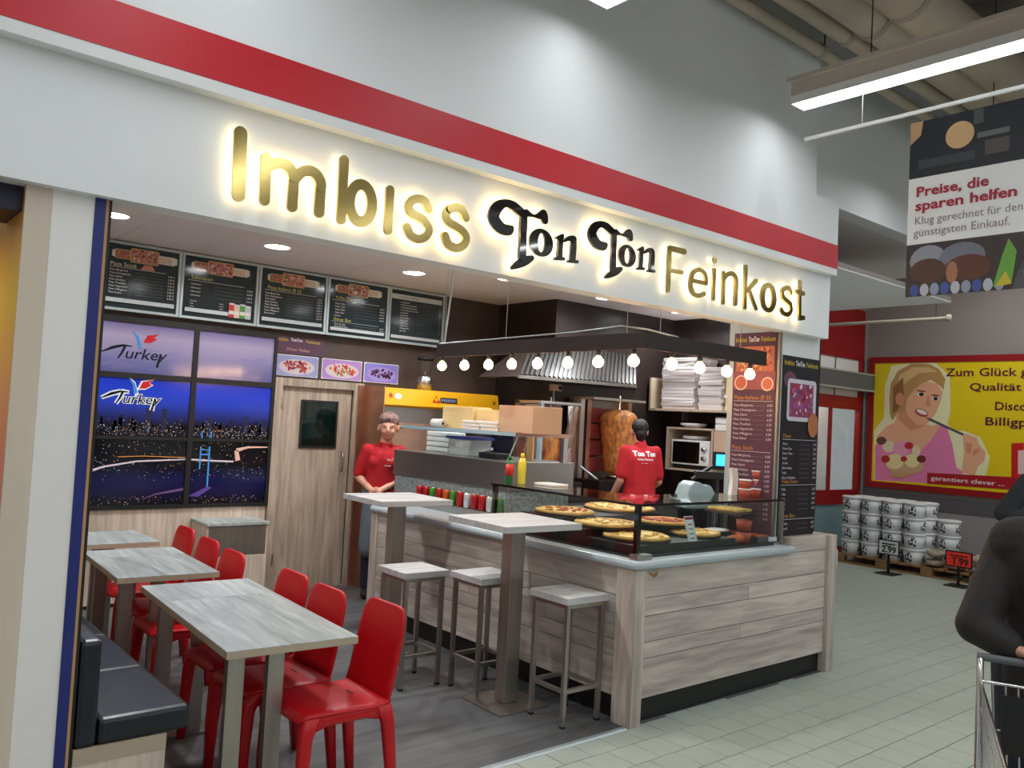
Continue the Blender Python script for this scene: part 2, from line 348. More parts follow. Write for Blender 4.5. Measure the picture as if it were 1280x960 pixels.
B().box((.537,3.247,0),(.619,3.26,2.415)).build('beige_cladding', 'beige', wc); B().box((.755,3.245,0),(.791,3.45,2.415)).build('blue_trim', 'blue_trim', wc)
B().box((.791,3.246,0),(.801,3.45,2.415)).build('edge_strip', 'tan_edge', wc); B().box((.801,3.25,0),(.812,3.45,2.415)).build('black_edge', 'black', wc)
# ceiling of the shop in panels
cs = struct('ceiling_shop', B().box((.6,3.315,3.012),(8.05,7.5,3.05)), 'grey_wall', 'pale panelled ceiling inside the snack bar', 'ceiling')
for i in range(-2, 10):
    x0 = max(1.86+.63*i, .6); x1 = min(1.86+.63*(i+1), 8.05)
    if x1-x0 > .05:
        for y0, y1 in ((3.316,5.4),(5.4,7.4)): B().box((x0+.0015,y0+.0015,3.0),(x1-.0015,y1-.0015,3.012)).build('ceiling_panel', 'ceil_white', cs)
# neighbour on the left: reveal with a glowing print colour, navy header
m, nt, b_ = nodes('orange_print'); N = nt.nodes.new; L = nt.links.new
tc = N('ShaderNodeTexCoord'); sp = N('ShaderNodeSeparateXYZ'); L(tc.outputs['Object'], sp.inputs[0])
cr = N('ShaderNodeValToRGB'); mr = N('ShaderNodeMapRange'); mr.inputs[1].default_value = .4; mr.inputs[2].default_value = 2.4; L(sp.outputs[2], mr.inputs[0]); L(mr.outputs[0], cr.inputs[0])
e = cr.color_ramp.elements; e[0].color = col4(srgb(240,150,120)); e[1].color = col4(srgb(225,150,70)); k = e.new(.55); k.color = col4(srgb(245,160,140)); k = e.new(.82); k.color = col4(srgb(240,205,90))
L(cr.outputs[0], b_.inputs['Base Color']); MATS['orange_print'] = m
wn = struct('wall_neighbour', B().box((.54,3.262,0),(.599,5.5,2.6)).box((-4,5.4,0),(.54,5.5,2.6)), 'orange_print', 'orange printed reveal of the neighbouring unit', 'wall')
B().box((-4,3.3,2.33),(.539,3.6,2.6)).build('header', 'navy', wn)
emit('fill_warm', (1,.75,.42), 14.)
t = thing('neighbour_fill_lamp', 'added warm fill lamp beyond the left edge, brightening the orange reveal', 'lamp', (.1,3.75,2.3)); B().box((-.15,3.68,2.30),(.2,3.82,2.329)).build('housing', 'lamp_body', t); B().add([(-.14,3.69,2.299),(-.14,3.81,2.299),(.19,3.81,2.299),(.19,3.69,2.299)], [(0,1,2,3)]).build('diffuser', 'fill_warm', t)  # unseen lamp, added to brighten the orange reveal
# entrance portal at the end of the passage
we = struct('wall_portal', B().box((8.05,6.36,0),(10.6,6.5,4.4)).box((10.6,6.36,3.66),(12.5,6.5,4.4)).box((12.42,6.36,0),(12.5,6.5,3.66)), 'grey_wall', 'wall around the red entrance portal', 'wall')
dr = struct('door_1', B().box((10.6,6.37,2.89),(12.42,6.45,3.66)), 'red_paint', 'red framed sliding entrance beside the yellow advert', 'door')
B().box((10.6,6.40,2.32),(12.3,6.42,2.89)).build('transom_pane', 'off_white', dr)
B().box((11.6,6.39,2.32),(11.62,6.42,2.89)).build('transom_bar', 'grey_plastic', dr)
op = B().box((10.7,6.22,2.44),(12.47,6.37,2.66)).build('door_operator', 'grey_plastic', dr)
B().box((10.69,6.21,2.66),(12.48,6.37,2.685)).box((10.69,6.21,2.415),(12.48,6.37,2.44)).build('operator_trim', 'alu', op)
B().box((10.6,6.365,2.13),(12.32,6.42,2.32)).build('red_rail', 'red_paint', dr); B().box((10.6,6.365,.72),(12.32,6.42,.93)).build('red_rail', 'red_paint', dr); B().box((10.6,6.365,0),(12.32,6.42,.1)).build('red_rail', 'red_paint', dr)
B().box((12.3,6.355,0),(12.36,6.43,2.9)).build('red_post', 'red_paint', dr); B().box((11.5,6.38,.93),(11.55,6.42,2.13)).build('red_post', 'red_paint', dr)
B().box((12.36,6.36,0),(12.42,6.43,2.89)).build('steel_post', 'steel', dr)
B().box((10.6,6.40,.93),(12.3,6.41,2.13)).build('door_pane', 'glass', dr); B().box((10.6,6.395,.1),(12.3,6.41,.72)).build('lower_pane', 'cyan_glass', dr)
bk = B().box((10.3,6.9,0),(12.5,6.95,3)).build('lobby_wall', 'off_white', dr)
pr = Print((11.05,6.895,1.02), (1,0,0), (0,0,1), .002); pr.rect(0,0,.95,.95,srgb(196,190,180)); pr.rect(.05,.05,.85,.85,srgb(206,160,120)); pr.rect(.05,.05,.85,.35,srgb(160,140,150)); pr.rect(.05,.6,.85,.3,srgb(226,190,160)); pr.rect(.15,.15,.25,.2,srgb(110,130,180)); pr.rect(.5,.12,.3,.22,srgb(180,80,90))
pr.build('lobby_poster', 'print_matt', dr)
# luminaires of the hall: open troughs running towards the shop wall
def luminaire(x, label):
    t = thing('linear_luminaire', label, 'ceiling lamp', (x,2.93,3.79), 'linear luminaires of the hall')
    y0, y1 = -4.5, 2.93
    B().box((x-.075,y0,3.835),(x+.075,y1,3.93)).box((x-.1,y0,3.93),(x+.1,y1+.02,3.955)).build('housing', 'lamp_body', t)
    for s_ in (-1,1): B().box((x+s_*.075-.004,y0,3.79),(x+s_*.075+.004,y1,3.84)).build('side_reflector', 'white_gloss', t)
    B().box((x-.075,y1-.006,3.79),(x+.075,y1,3.838)).build('end_cap', 'white_gloss', t)
    B().add([(x-.068,y0,3.812),(x-.068,y1-.01,3.812),(x+.068,y1-.01,3.812),(x+.068,y0,3.812)], [(0,1,2,3)]).build('diffuser', 'lamp_white', t)
    for y in (2.45,.6,-1.2): B().tube([(x,y,3.95),(x,y,5.28)], .004, 6).build('suspension_wire', 'black', t)
    return t
for x, lb in ((-.79,'linear hall luminaire beyond the left end of the fascia'),(1.05,'linear hall luminaire above the gold letters at the left'),(2.89,'linear hall luminaire cut by the top edge above the black letters'),
        (4.73,'long bright linear luminaire above the hanging price banner'),(6.57,'linear hall luminaire right of the hanging banner'),(8.41,'linear hall luminaire further along the passage'),(10.25,'linear hall luminaire nearest the yellow advert')): luminaire(x, lb)
for x, lb in ((9.75,'added fill lamp above the entrance corner hidden by the bulkhead, left one'),(11.3,'added fill lamp above the entrance corner hidden by the bulkhead, right one')):  # unseen lamps added to lift the dim advert wall and buckets
    t = thing('lobby_fill_lamp', lb, 'ceiling lamp', (x,4.1,4.2)); B().box((x-.09,3.62,4.215),(x+.09,4.6,4.298)).build('housing', 'lamp_body', t); B().add([(x-.08,3.64,4.214),(x-.08,4.58,4.214),(x+.08,4.58,4.214),(x+.08,3.64,4.214)], [(0,1,2,3)]).build('diffuser', 'lobby_fill_white', t)
t = thing('lobby_fill_lamp', 'added fill lamp behind the red entrance door', 'ceiling lamp', (11.5,6.65,2.9)); B().box((10.9,6.55,2.93),(12.1,6.75,2.96)).build('housing', 'lamp_body', t); B().add([(10.92,6.56,2.929),(10.92,6.74,2.929),(12.08,6.74,2.929),(12.08,6.56,2.929)], [(0,1,2,3)]).build('diffuser', 'down_white', t); B().tube([(11.5,6.65,2.96),(11.5,6.65,4.3)], .01, 6).build('rod', 'steel', t)  # lamp added to brighten the portal panes from behind
# pipes under the deck
for (px, r_, z, lb) in ((921,.04,4.35,'thin beige pipe closest to the white upper wall'),(988,.055,4.4,'second beige pipe from the upper wall'),(1056,.12,4.45,'thick beige duct pipe third from the wall'),(1142,.17,4.55,'thickest beige duct pipe furthest from the wall')):
    q = at(px, 0, 'z', z); y = min(q.y, 3.08)
    t = thing('ceiling_pipe', lb, 'pipe', (0,y,z))
    B().tube([(-4,y,z),(12.4,y,z)], r_, 18).build('pipe_run', 'pipe', t)
    for x in (1.4,3.3,5.2,7.1,9.0,10.9):
        B().lathe([(r_+.012,-.02),(r_+.012,.02)], (x,y,z), 18, axis='x').build('collar', 'pipe_grey', t)
    for x in (5.25,8.0): B().tube([(x,y,z+r_),(x,y,5.28)], .006, 6).build('hanger_rod', 'black', t)
# ================================================================ backlit sign lettering
FY = 3.2
def wallpt(x, y, dy): q = at(x, y, 'y', FY-.045); return Vector((q.x, FY-dy, q.z))
JOG = [0]
def stroke_shape(mb, pts, rad, y0, y1, n=9):
    """rounded stroke through wall points (X, Z) with radii, pushed from y0 to y1"""
    for i in range(len(pts)-1):
        (x0,z0),(x1,z1) = pts[i], pts[i+1]; r0, r1 = rad[i], rad[i+1]; JOG[0] = (JOG[0]+1) % 40; y0 += 0.; yy = y0-.0002*JOG[0]
        d = math.hypot(x1-x0, z1-z0)
        if d < 1e-5: continue
        a = math.atan2(z1-z0, x1-x0); k = math.acos(max(-1,min(1,(r0-r1)/d)))
        out = [(x1+r1*math.cos(a-k+2*k*t/n), z1+r1*math.sin(a-k+2*k*t/n)) for t in range(n+1)]
        out += [(x0+r0*math.cos(a+k+(2*math.pi-2*k)*t/n), z0+r0*math.sin(a+k+(2*math.pi-2*k)*t/n)) for t in range(n+1)]
        mb.prism(out, (0,yy,0), (1,0,0), (0,0,1), yy-y1)
def ring_shape(mb, c, ro, ri, y0, y1, n=36, rot=0.):
    def pt(r_, a, y): p, q = r_[0]*math.cos(a), r_[1]*math.sin(a); return (c[0]+p*math.cos(rot)-q*math.sin(rot), y, c[1]+p*math.sin(rot)+q*math.cos(rot))
    vs = []; fs = []
    for i in range(n):
        a = 2*math.pi*i/n; vs += [pt(ro,a,y0), pt(ri,a,y0), pt(ro,a,y1), pt(ri,a,y1)]
    for i in range(n):
        a, b = 4*i, 4*((i+1)%n); fs += [(a,b,b+1,a+1),(a+2,a+3,b+3,b+2),(a,a+2,b+2,b),(a+1,b+1,b+3,a+3)]
    mb.add(vs, fs)
def smooth_path(st):
    if len(st) < 4: return st
    o = []
    for i in range(len(st)-1):
        a, b, c, d = [np.array(st[min(max(j,0),len(st)-1)], float) for j in (i-1,i,i+1,i+2)]
        for t_ in (0,.25,.5,.75): o.append(tuple(.5*((2*b)+(c-a)*t_+(2*a-5*b+4*c-d)*t_**2+(3*b-a-3*c+d)*t_**3)))
    return o+[tuple(st[-1])]
def letters(sign, name, spec, org, sc, mt, rimmat):
    """spec: list of strokes [(x, y, r)...] or ('ring', cx, cy, rx, ry, ix, iy) in crop pixels; front plate, light strip behind"""
    f_, h_ = B(), B()
    for st in spec:
        if st[0] == 'ring':
            _, cx, cy, rx, ry, ix, iy = st
            c = at(org[0]+cx/sc, org[1]+cy/sc, 'y', FY-.045); ex = at(org[0]+(cx+rx)/sc, org[1]+cy/sc, 'y', FY-.045); ez = at(org[0]+cx/sc, org[1]+(cy-ry)/sc, 'y', FY-.045)
            RX, RZ = abs(ex.x-c.x), abs(ez.z-c.z)
            ring_shape(f_, (c.x,c.z), (RX,RZ), (RX*ix/rx,RZ*iy/ry), FY-.045, FY-.033)
            ring_shape(h_, (c.x,c.z), (RX-.006,RZ-.006), (RX*ix/rx+.006,RZ*iy/ry+.006), FY-.032, FY-.024)
        else:
            st = smooth_path(st)
            P = [at(org[0]+x/sc, org[1]+y/sc, 'y', FY-.045) for x, y, r in st]
            R = [abs(at(org[0]+x/sc, org[1]+(y-r)/sc, 'y', FY-.045).z-p.z) for (x, y, r), p in zip(st, P)]
            pts = [(p.x,p.z) for p in P]
            stroke_shape(f_, pts, R, FY-.045, FY-.033); stroke_shape(h_, pts, [max(.004,r-.006) for r in R], FY-.032, FY-.024)
    o = f_.build(name, mt, sign); h_.build('light_strip', 'halo', o)
    return o
def S(pts, r): return [(x, y, r) for x, y in pts]
sg = thing('backlit_lettering', 'gold backlit letters reading Imbiss at the left of the fascia', 'sign', (2,3.2,2.5), 'backlit words on the fascia')
O1, K1 = (260,140), 3.765
letters(sg, 'letter', [S([(155,98),(145,390)],32)], O1, K1, 'gold', 'gold')
letters(sg, 'letter', [S([(275,217),(267,415)],26), S([(275,262),(300,248),(330,240),(365,248),(392,272),(405,310)],26), S([(405,325),(397,445)],26), S([(412,312),(440,284),(475,276),(508,292),(528,325),(531,352)],26), S([(531,352),(524,472)],26)], O1, K1, 'gold', 'gold')
letters(sg, 'letter', [S([(642,227),(628,505)],24), ('ring',722,428,76,114,30,62)], O1, K1, 'gold', 'gold')
letters(sg, 'letter', [S([(858,367),(848,555)],22)], O1, K1, 'gold', 'gold')
s_ = [(1038,455),(1020,420),(988,409),(958,418),(945,445),(958,475),(990,495),(1022,518),(1041,552),(1025,585),(992,598),(955,580),(938,542)]
letters(sg, 'letter', [S(s_,21)], O1, K1, 'gold', 'gold')
letters(sg, 'letter', [S([(x*.97+205,y+42) for x, y in s_],21)], O1, K1, 'gold', 'gold')
sg2 = thing('backlit_lettering', 'black mirror letters of the shop name in the middle of the fascia', 'sign', (3.6,3.2,2.5), 'backlit words on the fascia')
O2, K2 = (590,230), 5.12
TT = [[(255,285,20),(235,296,34),(195,288,38),(160,255,42),(138,205,43),(160,150,40),(210,124,26),(260,140,30),(300,172,30),(330,200,30)],
      [(330,195,29),(325,330,27),(320,470,28)], [(262,535,14),(300,512,28),(345,490,30),(384,473,17)], [(345,185,24),(372,198,14),(398,206,10),(430,204,24),(458,198,34),(468,232,26)]]
TN = [[(568,345,20),(560,465,22)], [(542,345,10),(575,335,16)], [(535,478,11),(585,480,11)], [(590,365,10),(615,350,16),(645,352,20),(652,380,25),(645,480,25)], [(620,494,11),(672,498,11)]]
f2 = lambda L_: [[(737+(x-95)*.74, 238+(y-100)*.82, r*.82) for x, y, r in st] for st in L_]
letters(sg2, 'letter', TT, O2, K2, 'black_mirror', 'black'); letters(sg2, 'letter', [('ring',445,375,76,90,22,62)], O2, K2, 'black_mirror', 'black'); letters(sg2, 'letter', TN, O2, K2, 'black_mirror', 'black')
letters(sg2, 'letter', f2(TT), O2, K2, 'black_mirror', 'black'); letters(sg2, 'letter', [('ring',995,460,56,72,17,50)], O2, K2, 'black_mirror', 'black')
letters(sg2, 'letter', [[(x+(1165-668)-(x-668)*.18 if False else 1062+(x-535)*.78, 412+(y-335)*.9, r*.85) for x, y, r in st] for st in TN], O2, K2, 'black_mirror', 'black')
sg3 = thing('backlit_lettering', 'gold backlit letters reading Feinkost at the right of the fascia', 'sign', (5,3.2,2.5), 'backlit words on the fascia')
O3, K3 = (810,290), 6.095
F3 = lambda sp: [st if st[0] == 'ring' else [(x, y, r*1.12) for x, y, r in st] for st in sp]
letters(sg3, 'letter', F3([S([(168,125),(155,440)],20), S([(170,124),(280,150)],20), S([(162,290),(260,308)],14)]), O3, K3, 'gold', 'gold')
letters(sg3, 'letter', F3([S([(330,368),(445,392)],15), S([(445,388),(440,335),(415,300),(380,288),(345,310),(327,365),(325,420),(345,465),(385,485),(430,470)],16)]), O3, K3, 'gold', 'gold')
letters(sg3, 'letter', F3([S([(508,293),(500,505)],17), S([(511,213),(511.5,217)],20)]), O3, K3, 'gold', 'gold')
letters(sg3, 'letter', F3([S([(578,313),(573,535)],17), S([(585,350),(605,325),(635,318),(662,338),(673,385),(665,545)],17)]), O3, K3, 'gold', 'gold')
letters(sg3, 'letter', F3([S([(747,267),(740,572)],17), S([(825,372),(757,445)],15), S([(770,440),(825,582)],15)]), O3, K3, 'gold', 'gold')
letters(sg3, 'letter', F3([('ring',920,500,62,114,28,76)]), O3, K3, 'gold', 'gold')
letters(sg3, 'letter', F3([S([(1090,462),(1075,430),(1045,428),(1024,455),(1030,500),(1060,530),(1088,560),(1092,600),(1065,628),(1032,616),(1016,590)],16)]), O3, K3, 'gold', 'gold')
letters(sg3, 'letter', F3([S([(1160,383),(1155,635),(1165,652),(1183,655)],16), S([(1135,452),(1188,470)],16)]), O3, K3, 'gold', 'gold')
# ================================================================ wood clad counter
ct = thing('service_counter', 'wood clad snack bar counter with pale grey planks and dark plinth', 'counter', (3.74,3.2,0))
B().box((3.735,3.235,.14),(5.78,3.62,.885)).box((3.735,3.62,.14),(4.4,6.06,.885)).build('carcass', 'grey_plastic', ct)
B().box((3.745,3.24,0),(5.79,3.6,.14)).box((3.745,3.6,0),(4.38,6.05,.14)).build('plinth', 'black', ct)
zs = [.885,.717,.612,.462,.368,.141]
def planks_front(z1, z0, cuts):
    xs = [3.772]+cuts+[5.782]
    for a, b in zip(xs, xs[1:]): B().box((a+.0015,3.207,z0+.002),(b-.0015,3.236,z1-.002)).build('plank', 'board_x', ct, .0012)
planks_front(zs[0],zs[1],[]); planks_front(zs[1],zs[2],[4.83]); planks_front(zs[2],zs[3],[]); planks_front(zs[3],zs[4],[4.75]); planks_front(zs[4],zs[5],[])
for k, cuts in enumerate(([5.05],[4.1,5.3],[3.95,4.75],[4.4,5.45],[4.05,5.1])):
    ys = [3.332]+cuts+[6.0]
    for a, b in zip(ys, ys[1:]): B().box((3.702,a+.0015,zs[k+1]+.002),(3.735,b-.0015,zs[k]-.002)).build('plank', 'board_y', ct, .0012)
B().box((3.682,3.182,0),(3.771,3.331,.885)).build('corner_post', 'board_z', ct, .002); B().box((3.69,6.0,0),(3.79,6.1,.885)).build('end_post', 'board_z', ct, .002)
B().box((5.784,3.18,0),(5.89,3.36,.985)).build('end_post', 'board_z', ct, .002)
B().box((5.32,3.205,.887),(5.783,3.3,.985)).build('upstand_plank', 'board_x', ct, .002)
q = at(812,718,'y',3.206); q.x += .03; B().prism([(-.04,.012),(-.01,.006),(0,.0),(.02,.004),(.045,.016),(.04,-.012),(.01,-.024),(-.012,-.012)], (q.x,3.2066,q.z), (1,0,0), (0,0,1), .001).build('chip', 'pallet_wood', ct)
wt = B().prism([(3.66,3.165),(5.315,3.165),(5.315,3.93),(4.42,3.93),(4.42,6.09),(3.66,6.09)], (0,0,.886), (1,0,0), (0,1,0), .05).build('worktop', 'worktop', None, .02, (3.66,3.165,.886))
tag(wt, 'pale grey rounded worktop running around the counter corner', 'worktop')
# glass display case
gc = thing('glass_display_case', 'low glass display case with black edges on the counter corner', 'display case', (3.76,3.27,.936))
def pane(a, b): return B().box(a, b).build('pane', 'glass', gc)
ZT = 1.25
B().box((3.75,3.26,.9365),(5.185,3.72,.955)).box((3.75,3.72,.9365),(4.8,4.36,.955)).box((3.75,4.36,.9365),(4.3,4.62,.955)).build('base_tray', 'black_gloss', gc)
for a, b in (((3.765,3.275,.956),(3.771,3.92,ZT-.012)),((3.765,3.925,.956),(3.771,4.57,ZT-.012)),((3.79,3.258,.956),(4.62,3.264,ZT-.012)),((4.625,3.258,.956),(5.24,3.264,ZT-.012))): pane(a, b)
pane((3.76,3.256,ZT-.011),(5.185,3.72,ZT)); pane((3.76,3.721,ZT-.011),(4.25,4.62,ZT))
B().box((3.755,3.25,ZT-.013),(5.28,3.2555,ZT+.002)).box((3.7545,3.25,ZT-.013),(3.7595,4.62,ZT+.002)).build('glass_edge', 'black_gloss', gc)
for x, y in ((3.772,3.27),(5.255,3.258),(3.772,4.59)): B().box((x-.012,y-.012,.955),(x+.018,y+.018,ZT-.012)).build('post', 'black_gloss' if x < 5 else 'brushed', gc)
B().box((3.7,3.2,.9365),(3.83,3.259,.966)).build('corner_foot', 'steel', gc)
B().box((3.8,3.95,.956),(4.79,4.34,1.086)).build('upper_step', 'black', gc); B().box((3.8,3.72,.956),(4.79,3.949,1.046)).build('middle_step', 'black', gc); B().box((3.8,3.3,.956),(4.79,3.719,1.0)).build('front_step', 'black', gc)
def pizza(px, py, z, r_, label, seed, top='cheese'):
    q = at(px, py, 'z', z); R = random.Random(seed); t = thing('pizza', label, 'pizza', (q.x,q.y,z-.02), 'pizzas in the display case')
    n = 26; rr = [r_*R.uniform(.96,1.03) for _ in range(n)]; tb_ = B()
    prof = ((.9,0),(1,.008),(.99,.02),(.93,.026),(.88,.018))
    vs = [(q.x+rr[k]*a*math.cos(2*math.pi*k/n), q.y+rr[k]*a*math.sin(2*math.pi*k/n), z-.02+h) for a, h in prof for k in range(n)]
    tb_.add(vs, [(i*n+k, i*n+(k+1)%n, (i+1)*n+(k+1)%n, (i+1)*n+k) for i in range(len(prof)-1) for k in range(n)]+[tuple(range(n))[::-1]], None, True).build('crust', 'crust', t)
    c_ = B(); c_.add([(q.x+rr[k]*.9*math.cos(2*math.pi*k/n), q.y+rr[k]*.9*math.sin(2*math.pi*k/n), z) for k in range(n)]+[(q.x,q.y,z+.006)], [(k,(k+1)%n,n) for k in range(n)], None, True).build('cheese_layer', top, t)
    tp = B()
    for i in range(26):
        a, d = R.uniform(0,6.28), r_*.82*math.sqrt(R.random()); tp.ball((q.x+d*math.cos(a), q.y+d*math.sin(a), z+.004), (R.uniform(.012,.028),R.uniform(.012,.022),.008), 6)
    tp.build('topping', 'sauce' if seed % 2 else 'crust', t)
    B().lathe([(r_*1.02,0),(r_*1.03,.006),(r_*.95,.005)], (q.x,q.y,z-.0265), 26).build('pan', 'black', t)
pizza(706,637,1.115,.2,'pizza at the left end of the glass case, farthest from the front pane',1); pizza(775,633,1.115,.26,'largest pizza in the rear row of the glass case',2)
pizza(757,652,1.075,.205,'pizza in the middle row, left of the case corner post',4); pizza(830,650,1.08,.18,'pizza with browned topping right of the case corner post',3,'sauce')
pizza(795,668,1.03,.21,'pizza in the front row right behind the corner post',6); pizza(868,664,1.03,.17,'pizza half hidden behind the white price card',8)
def at3(px, py, z): return at(px, py, 'z', z)
# price card in the case
q = at(865,686,'y',3.3); t = thing('price_card', 'white price card with red header leaning inside the front glass pane', 'price card', (q.x,3.3,.956))
cdv = Vector((-.05,.02,.2)); cu = Vector((.088,0,0)); o_ = Vector((q.x-.02,3.3,.957)); c_ = B(); c_.add([o_,o_+cu,o_+cu+cdv,o_+cdv]+[v+Vector((0,.003,0)) for v in (o_,o_+cu,o_+cu+cdv,o_+cdv)], [(0,1,2,3),(7,6,5,4),(0,4,5,1),(1,5,6,2),(2,6,7,3),(3,7,4,0)]); c_.build('card', 'white_plastic', t)
pr = Print(o_, (1,0,0), cdv.normalized(), .001); pr.rect(.004,.185,.08,.017,srgb(150,20,50))
for k in range(5): pr.rect(.024,.03+.03*k,.042,.009,srgb(130,120,140) if k < 4 else srgb(180,70,90))
for a in ((.008,.01,.002,.17),(.078,.01,.002,.17),(.008,.01,.07,.002)): pr.rect(*a,srgb(90,90,120))
pr.build('card_print', 'print', t)
# bread, jar, baking trays at the right end of the case
q = at3(895,656,1.02); t = thing('flat_bread', 'pale flat bread lying behind the price card', 'bread', (4.93,3.56,1.0)); B().ball((4.93,3.56,1.012), (.12,.075,.014), 16).build('loaf', 'lid_white', t); B().box((4.81,3.48,.956),(5.02,3.64,.999)).build('tray', 'black', t)
t = thing('food_container', 'stacked plastic tubs of brown sauce at the right of the case', 'container', (4.97,3.36,.956))
for k, z in enumerate((.956,1.035)):
    o = B().lathe([(.045,0),(.055,.07)], (4.97,3.36,z), 18).build('tub', 'tub_red', t); B().lathe([(.058,.07),(.058,.077)], (4.97,3.36,z), 18).build('lid', 'film', o)
t = thing('baking_tray', 'metal tray of baked pasta at the right end of the case', 'tray', (5.12,3.5,.956)); B().box((5.05,3.3,.956),(5.18,3.66,.99)).build('tray', 'steel_dark', t); B().box((5.055,3.305,.985),(5.175,3.655,1.0)).build('bake', 'sauce', t, .006)
t = thing('baking_tray', 'upper tray of pale pastry beside the purple menu', 'tray', (5.1,3.55,1.13)); B().box((4.97,3.42,1.13),(5.18,3.69,1.145)).build('tray', 'steel_dark', t); B().box((4.98,3.43,1.145),(5.17,3.68,1.165)).build('pastry', 'cheese', t, .006); B().box((5.02,3.69,.956),(5.05,3.7,1.13)).box((5.15,3.69,.956),(5.18,3.7,1.13)).box((5.02,3.69,1.12),(5.18,3.7,1.145)).build('stand', 'steel_dark', t)
t = thing('ham_roll', 'long dark loaf lying in front of the sauce tubs', 'bread', (4.83,3.34,.956)); B().ball((4.85,3.34,.985), (.1,.04,.029), 14).build('loaf', 'sauce', t)
# ================================================================ salad counter with glass shelf, left run
sc_ = thing('salad_counter', 'stainless salad counter with granite band behind the wood counter', 'counter', (4.08,4.85,.936))
B().box((4.02,4.8,.9365),(4.09,6.05,.995)).build('step', 'steel', sc_)
B().box((4.091,4.86,.9365),(4.75,6.4,1.165)).build('granite_band', 'granite', sc_)
B().box((4.08,4.84,1.166),(4.78,6.42,1.385)).build('steel_case', 'steel_dark', sc_, .004)
B().box((4.08,4.76,1.585),(4.5,6.3,1.605)).build('shelf', 'glass', sc_); B().box((4.072,4.755,1.582),(4.08,6.3,1.608)).build('shelf_edge', 'steelblue', sc_); B().box((4.072,4.745,1.582),(4.62,4.7545,1.612)).build('shelf_bracket', 'copper', sc_)
for x, y in ((4.6,4.78),(4.6,6.2)): B().box((x-.02,y-.02,1.386),(x+.02,y+.02,1.582)).build('shelf_post', 'steel', sc_)
B().tube([(4.09,4.86,1.386),(4.12,4.78,1.584)], .006, 6).build('glass_frame', 'alu', sc_); B().add([(4.085,4.86,1.386),(4.085,6.38,1.386),(4.1,6.28,1.584),(4.1,4.78,1.584)], [(0,1,2,3)]).build('sneeze_pane', 'glass', sc_)
t = thing('plastic_tub', 'clear plastic tub with blue lid inside the salad counter', 'container', (4.4,5.75,1.386))
mat('blue_lid', srgb(44,52,120), .4); mat('clear_tub', srgb(182,184,180), .3)
B().prism([(-.13,0),(.13,0),(.16,.13),(-.16,.13)], (4.3,5.75,1.386), (0,1,0), (0,0,1), .22).build('tub', 'clear_tub', t); B().box((4.29,5.56,1.517),(4.53,5.94,1.54)).build('lid', 'blue_lid', t); B().box((4.298,5.7,1.45),(4.3,5.8,1.49)).build('sticker', 'white_plastic', t)
for k in range(4): tag(B().box((4.38,6.02,1.387+.045*k),(4.57,6.36,1.427+.045*k)).build('tray', 'white_plastic', None, .008, (4.49,6.2,1.386+.045*k)), ['lowest','second lowest','second highest','topmost'][k]+' white tray stacked at the left end of the salad counter', 'tray', 'white trays stacked at the salad counter')
t = thing('knife_block', 'dark utensils lying inside the salad counter', 'utensils', (4.3,5.3,1.386)); B().box((4.25,5.2,1.386),(4.4,5.42,1.43)).build('holder', 'black', t, .01); B().tube([(4.28,5.42,1.43),(4.28,5.28,1.46)], .012, 8).build('handle', 'white_plastic', t)
t = thing('wooden_paddle', 'upright wooden pizza peel standing in the salad counter', 'peel', (4.5,5.05,1.386)); B().box((4.49,5.03,1.386),(4.51,5.1,1.58)).build('handle', 'orange_card', t, .004)
# things on the glass shelf
def carton(name, px0, px1, py_top, X, depth, m, label, group=None):
    a = at(px0, 540, 'x', X); b = at(px1, 540, 'x', X); zt = at((px0+px1)/2, py_top, 'x', X).z
    t = thing(name, label, 'box', (X+depth/2,(a.y+b.y)/2,1.606), group)
    B().box((X,b.y,1.606),(X+depth,a.y,zt)).build('body', m, t, .004)
    B().box((X-.002,b.y+.006,zt-.03),(X,a.y-.006,zt-.004)).build('flap', m, t)
    return t, a.y, b.y, zt
carton('cream_carton',552,590,508,4.22,.2,'cream_card','cream paper carton at the middle of the glass shelf')
carton('cream_carton',594,618,512,4.24,.15,'cream_card','smaller cream carton right behind the first one')
carton('tan_carton',622,665,507,4.12,.3,'tan_card','tan cardboard box at the right end of the glass shelf')
for k, (a, b) in enumerate(((577,598),(600,621))):
    p, q2 = at(a,540,'x',4.1), at(b,540,'x',4.1)
    for j in range(3): tag(B().box((4.1,q2.y,1.606+.026*j),(4.2,p.y,1.630+.026*j)).build('foam_box', 'lid_white', None, .006, (4.15,(p.y+q2.y)/2,1.606+.026*j)), ('left' if k == 0 else 'right')+' pile of white foam boxes on the glass shelf, '+['bottom','middle','top'][j]+' box', 'box', 'white foam boxes on the shelf')
p = at(545,532,'x',4.16); t = thing('paper_roll', 'white paper roll lying at the left of the glass shelf', 'paper roll', (4.2,p.y,1.606)); B().lathe([(.012,-.07),(.036,-.07),(.036,.07),(.012,.07)], (4.16,p.y-.03,1.643), 18, axis='y').build('roll', 'white_plastic', t); B().lathe([(.013,-.0715),(.013,.0715)], (4.16,p.y-.03,1.643), 12, axis='y').build('core', 'black', t)
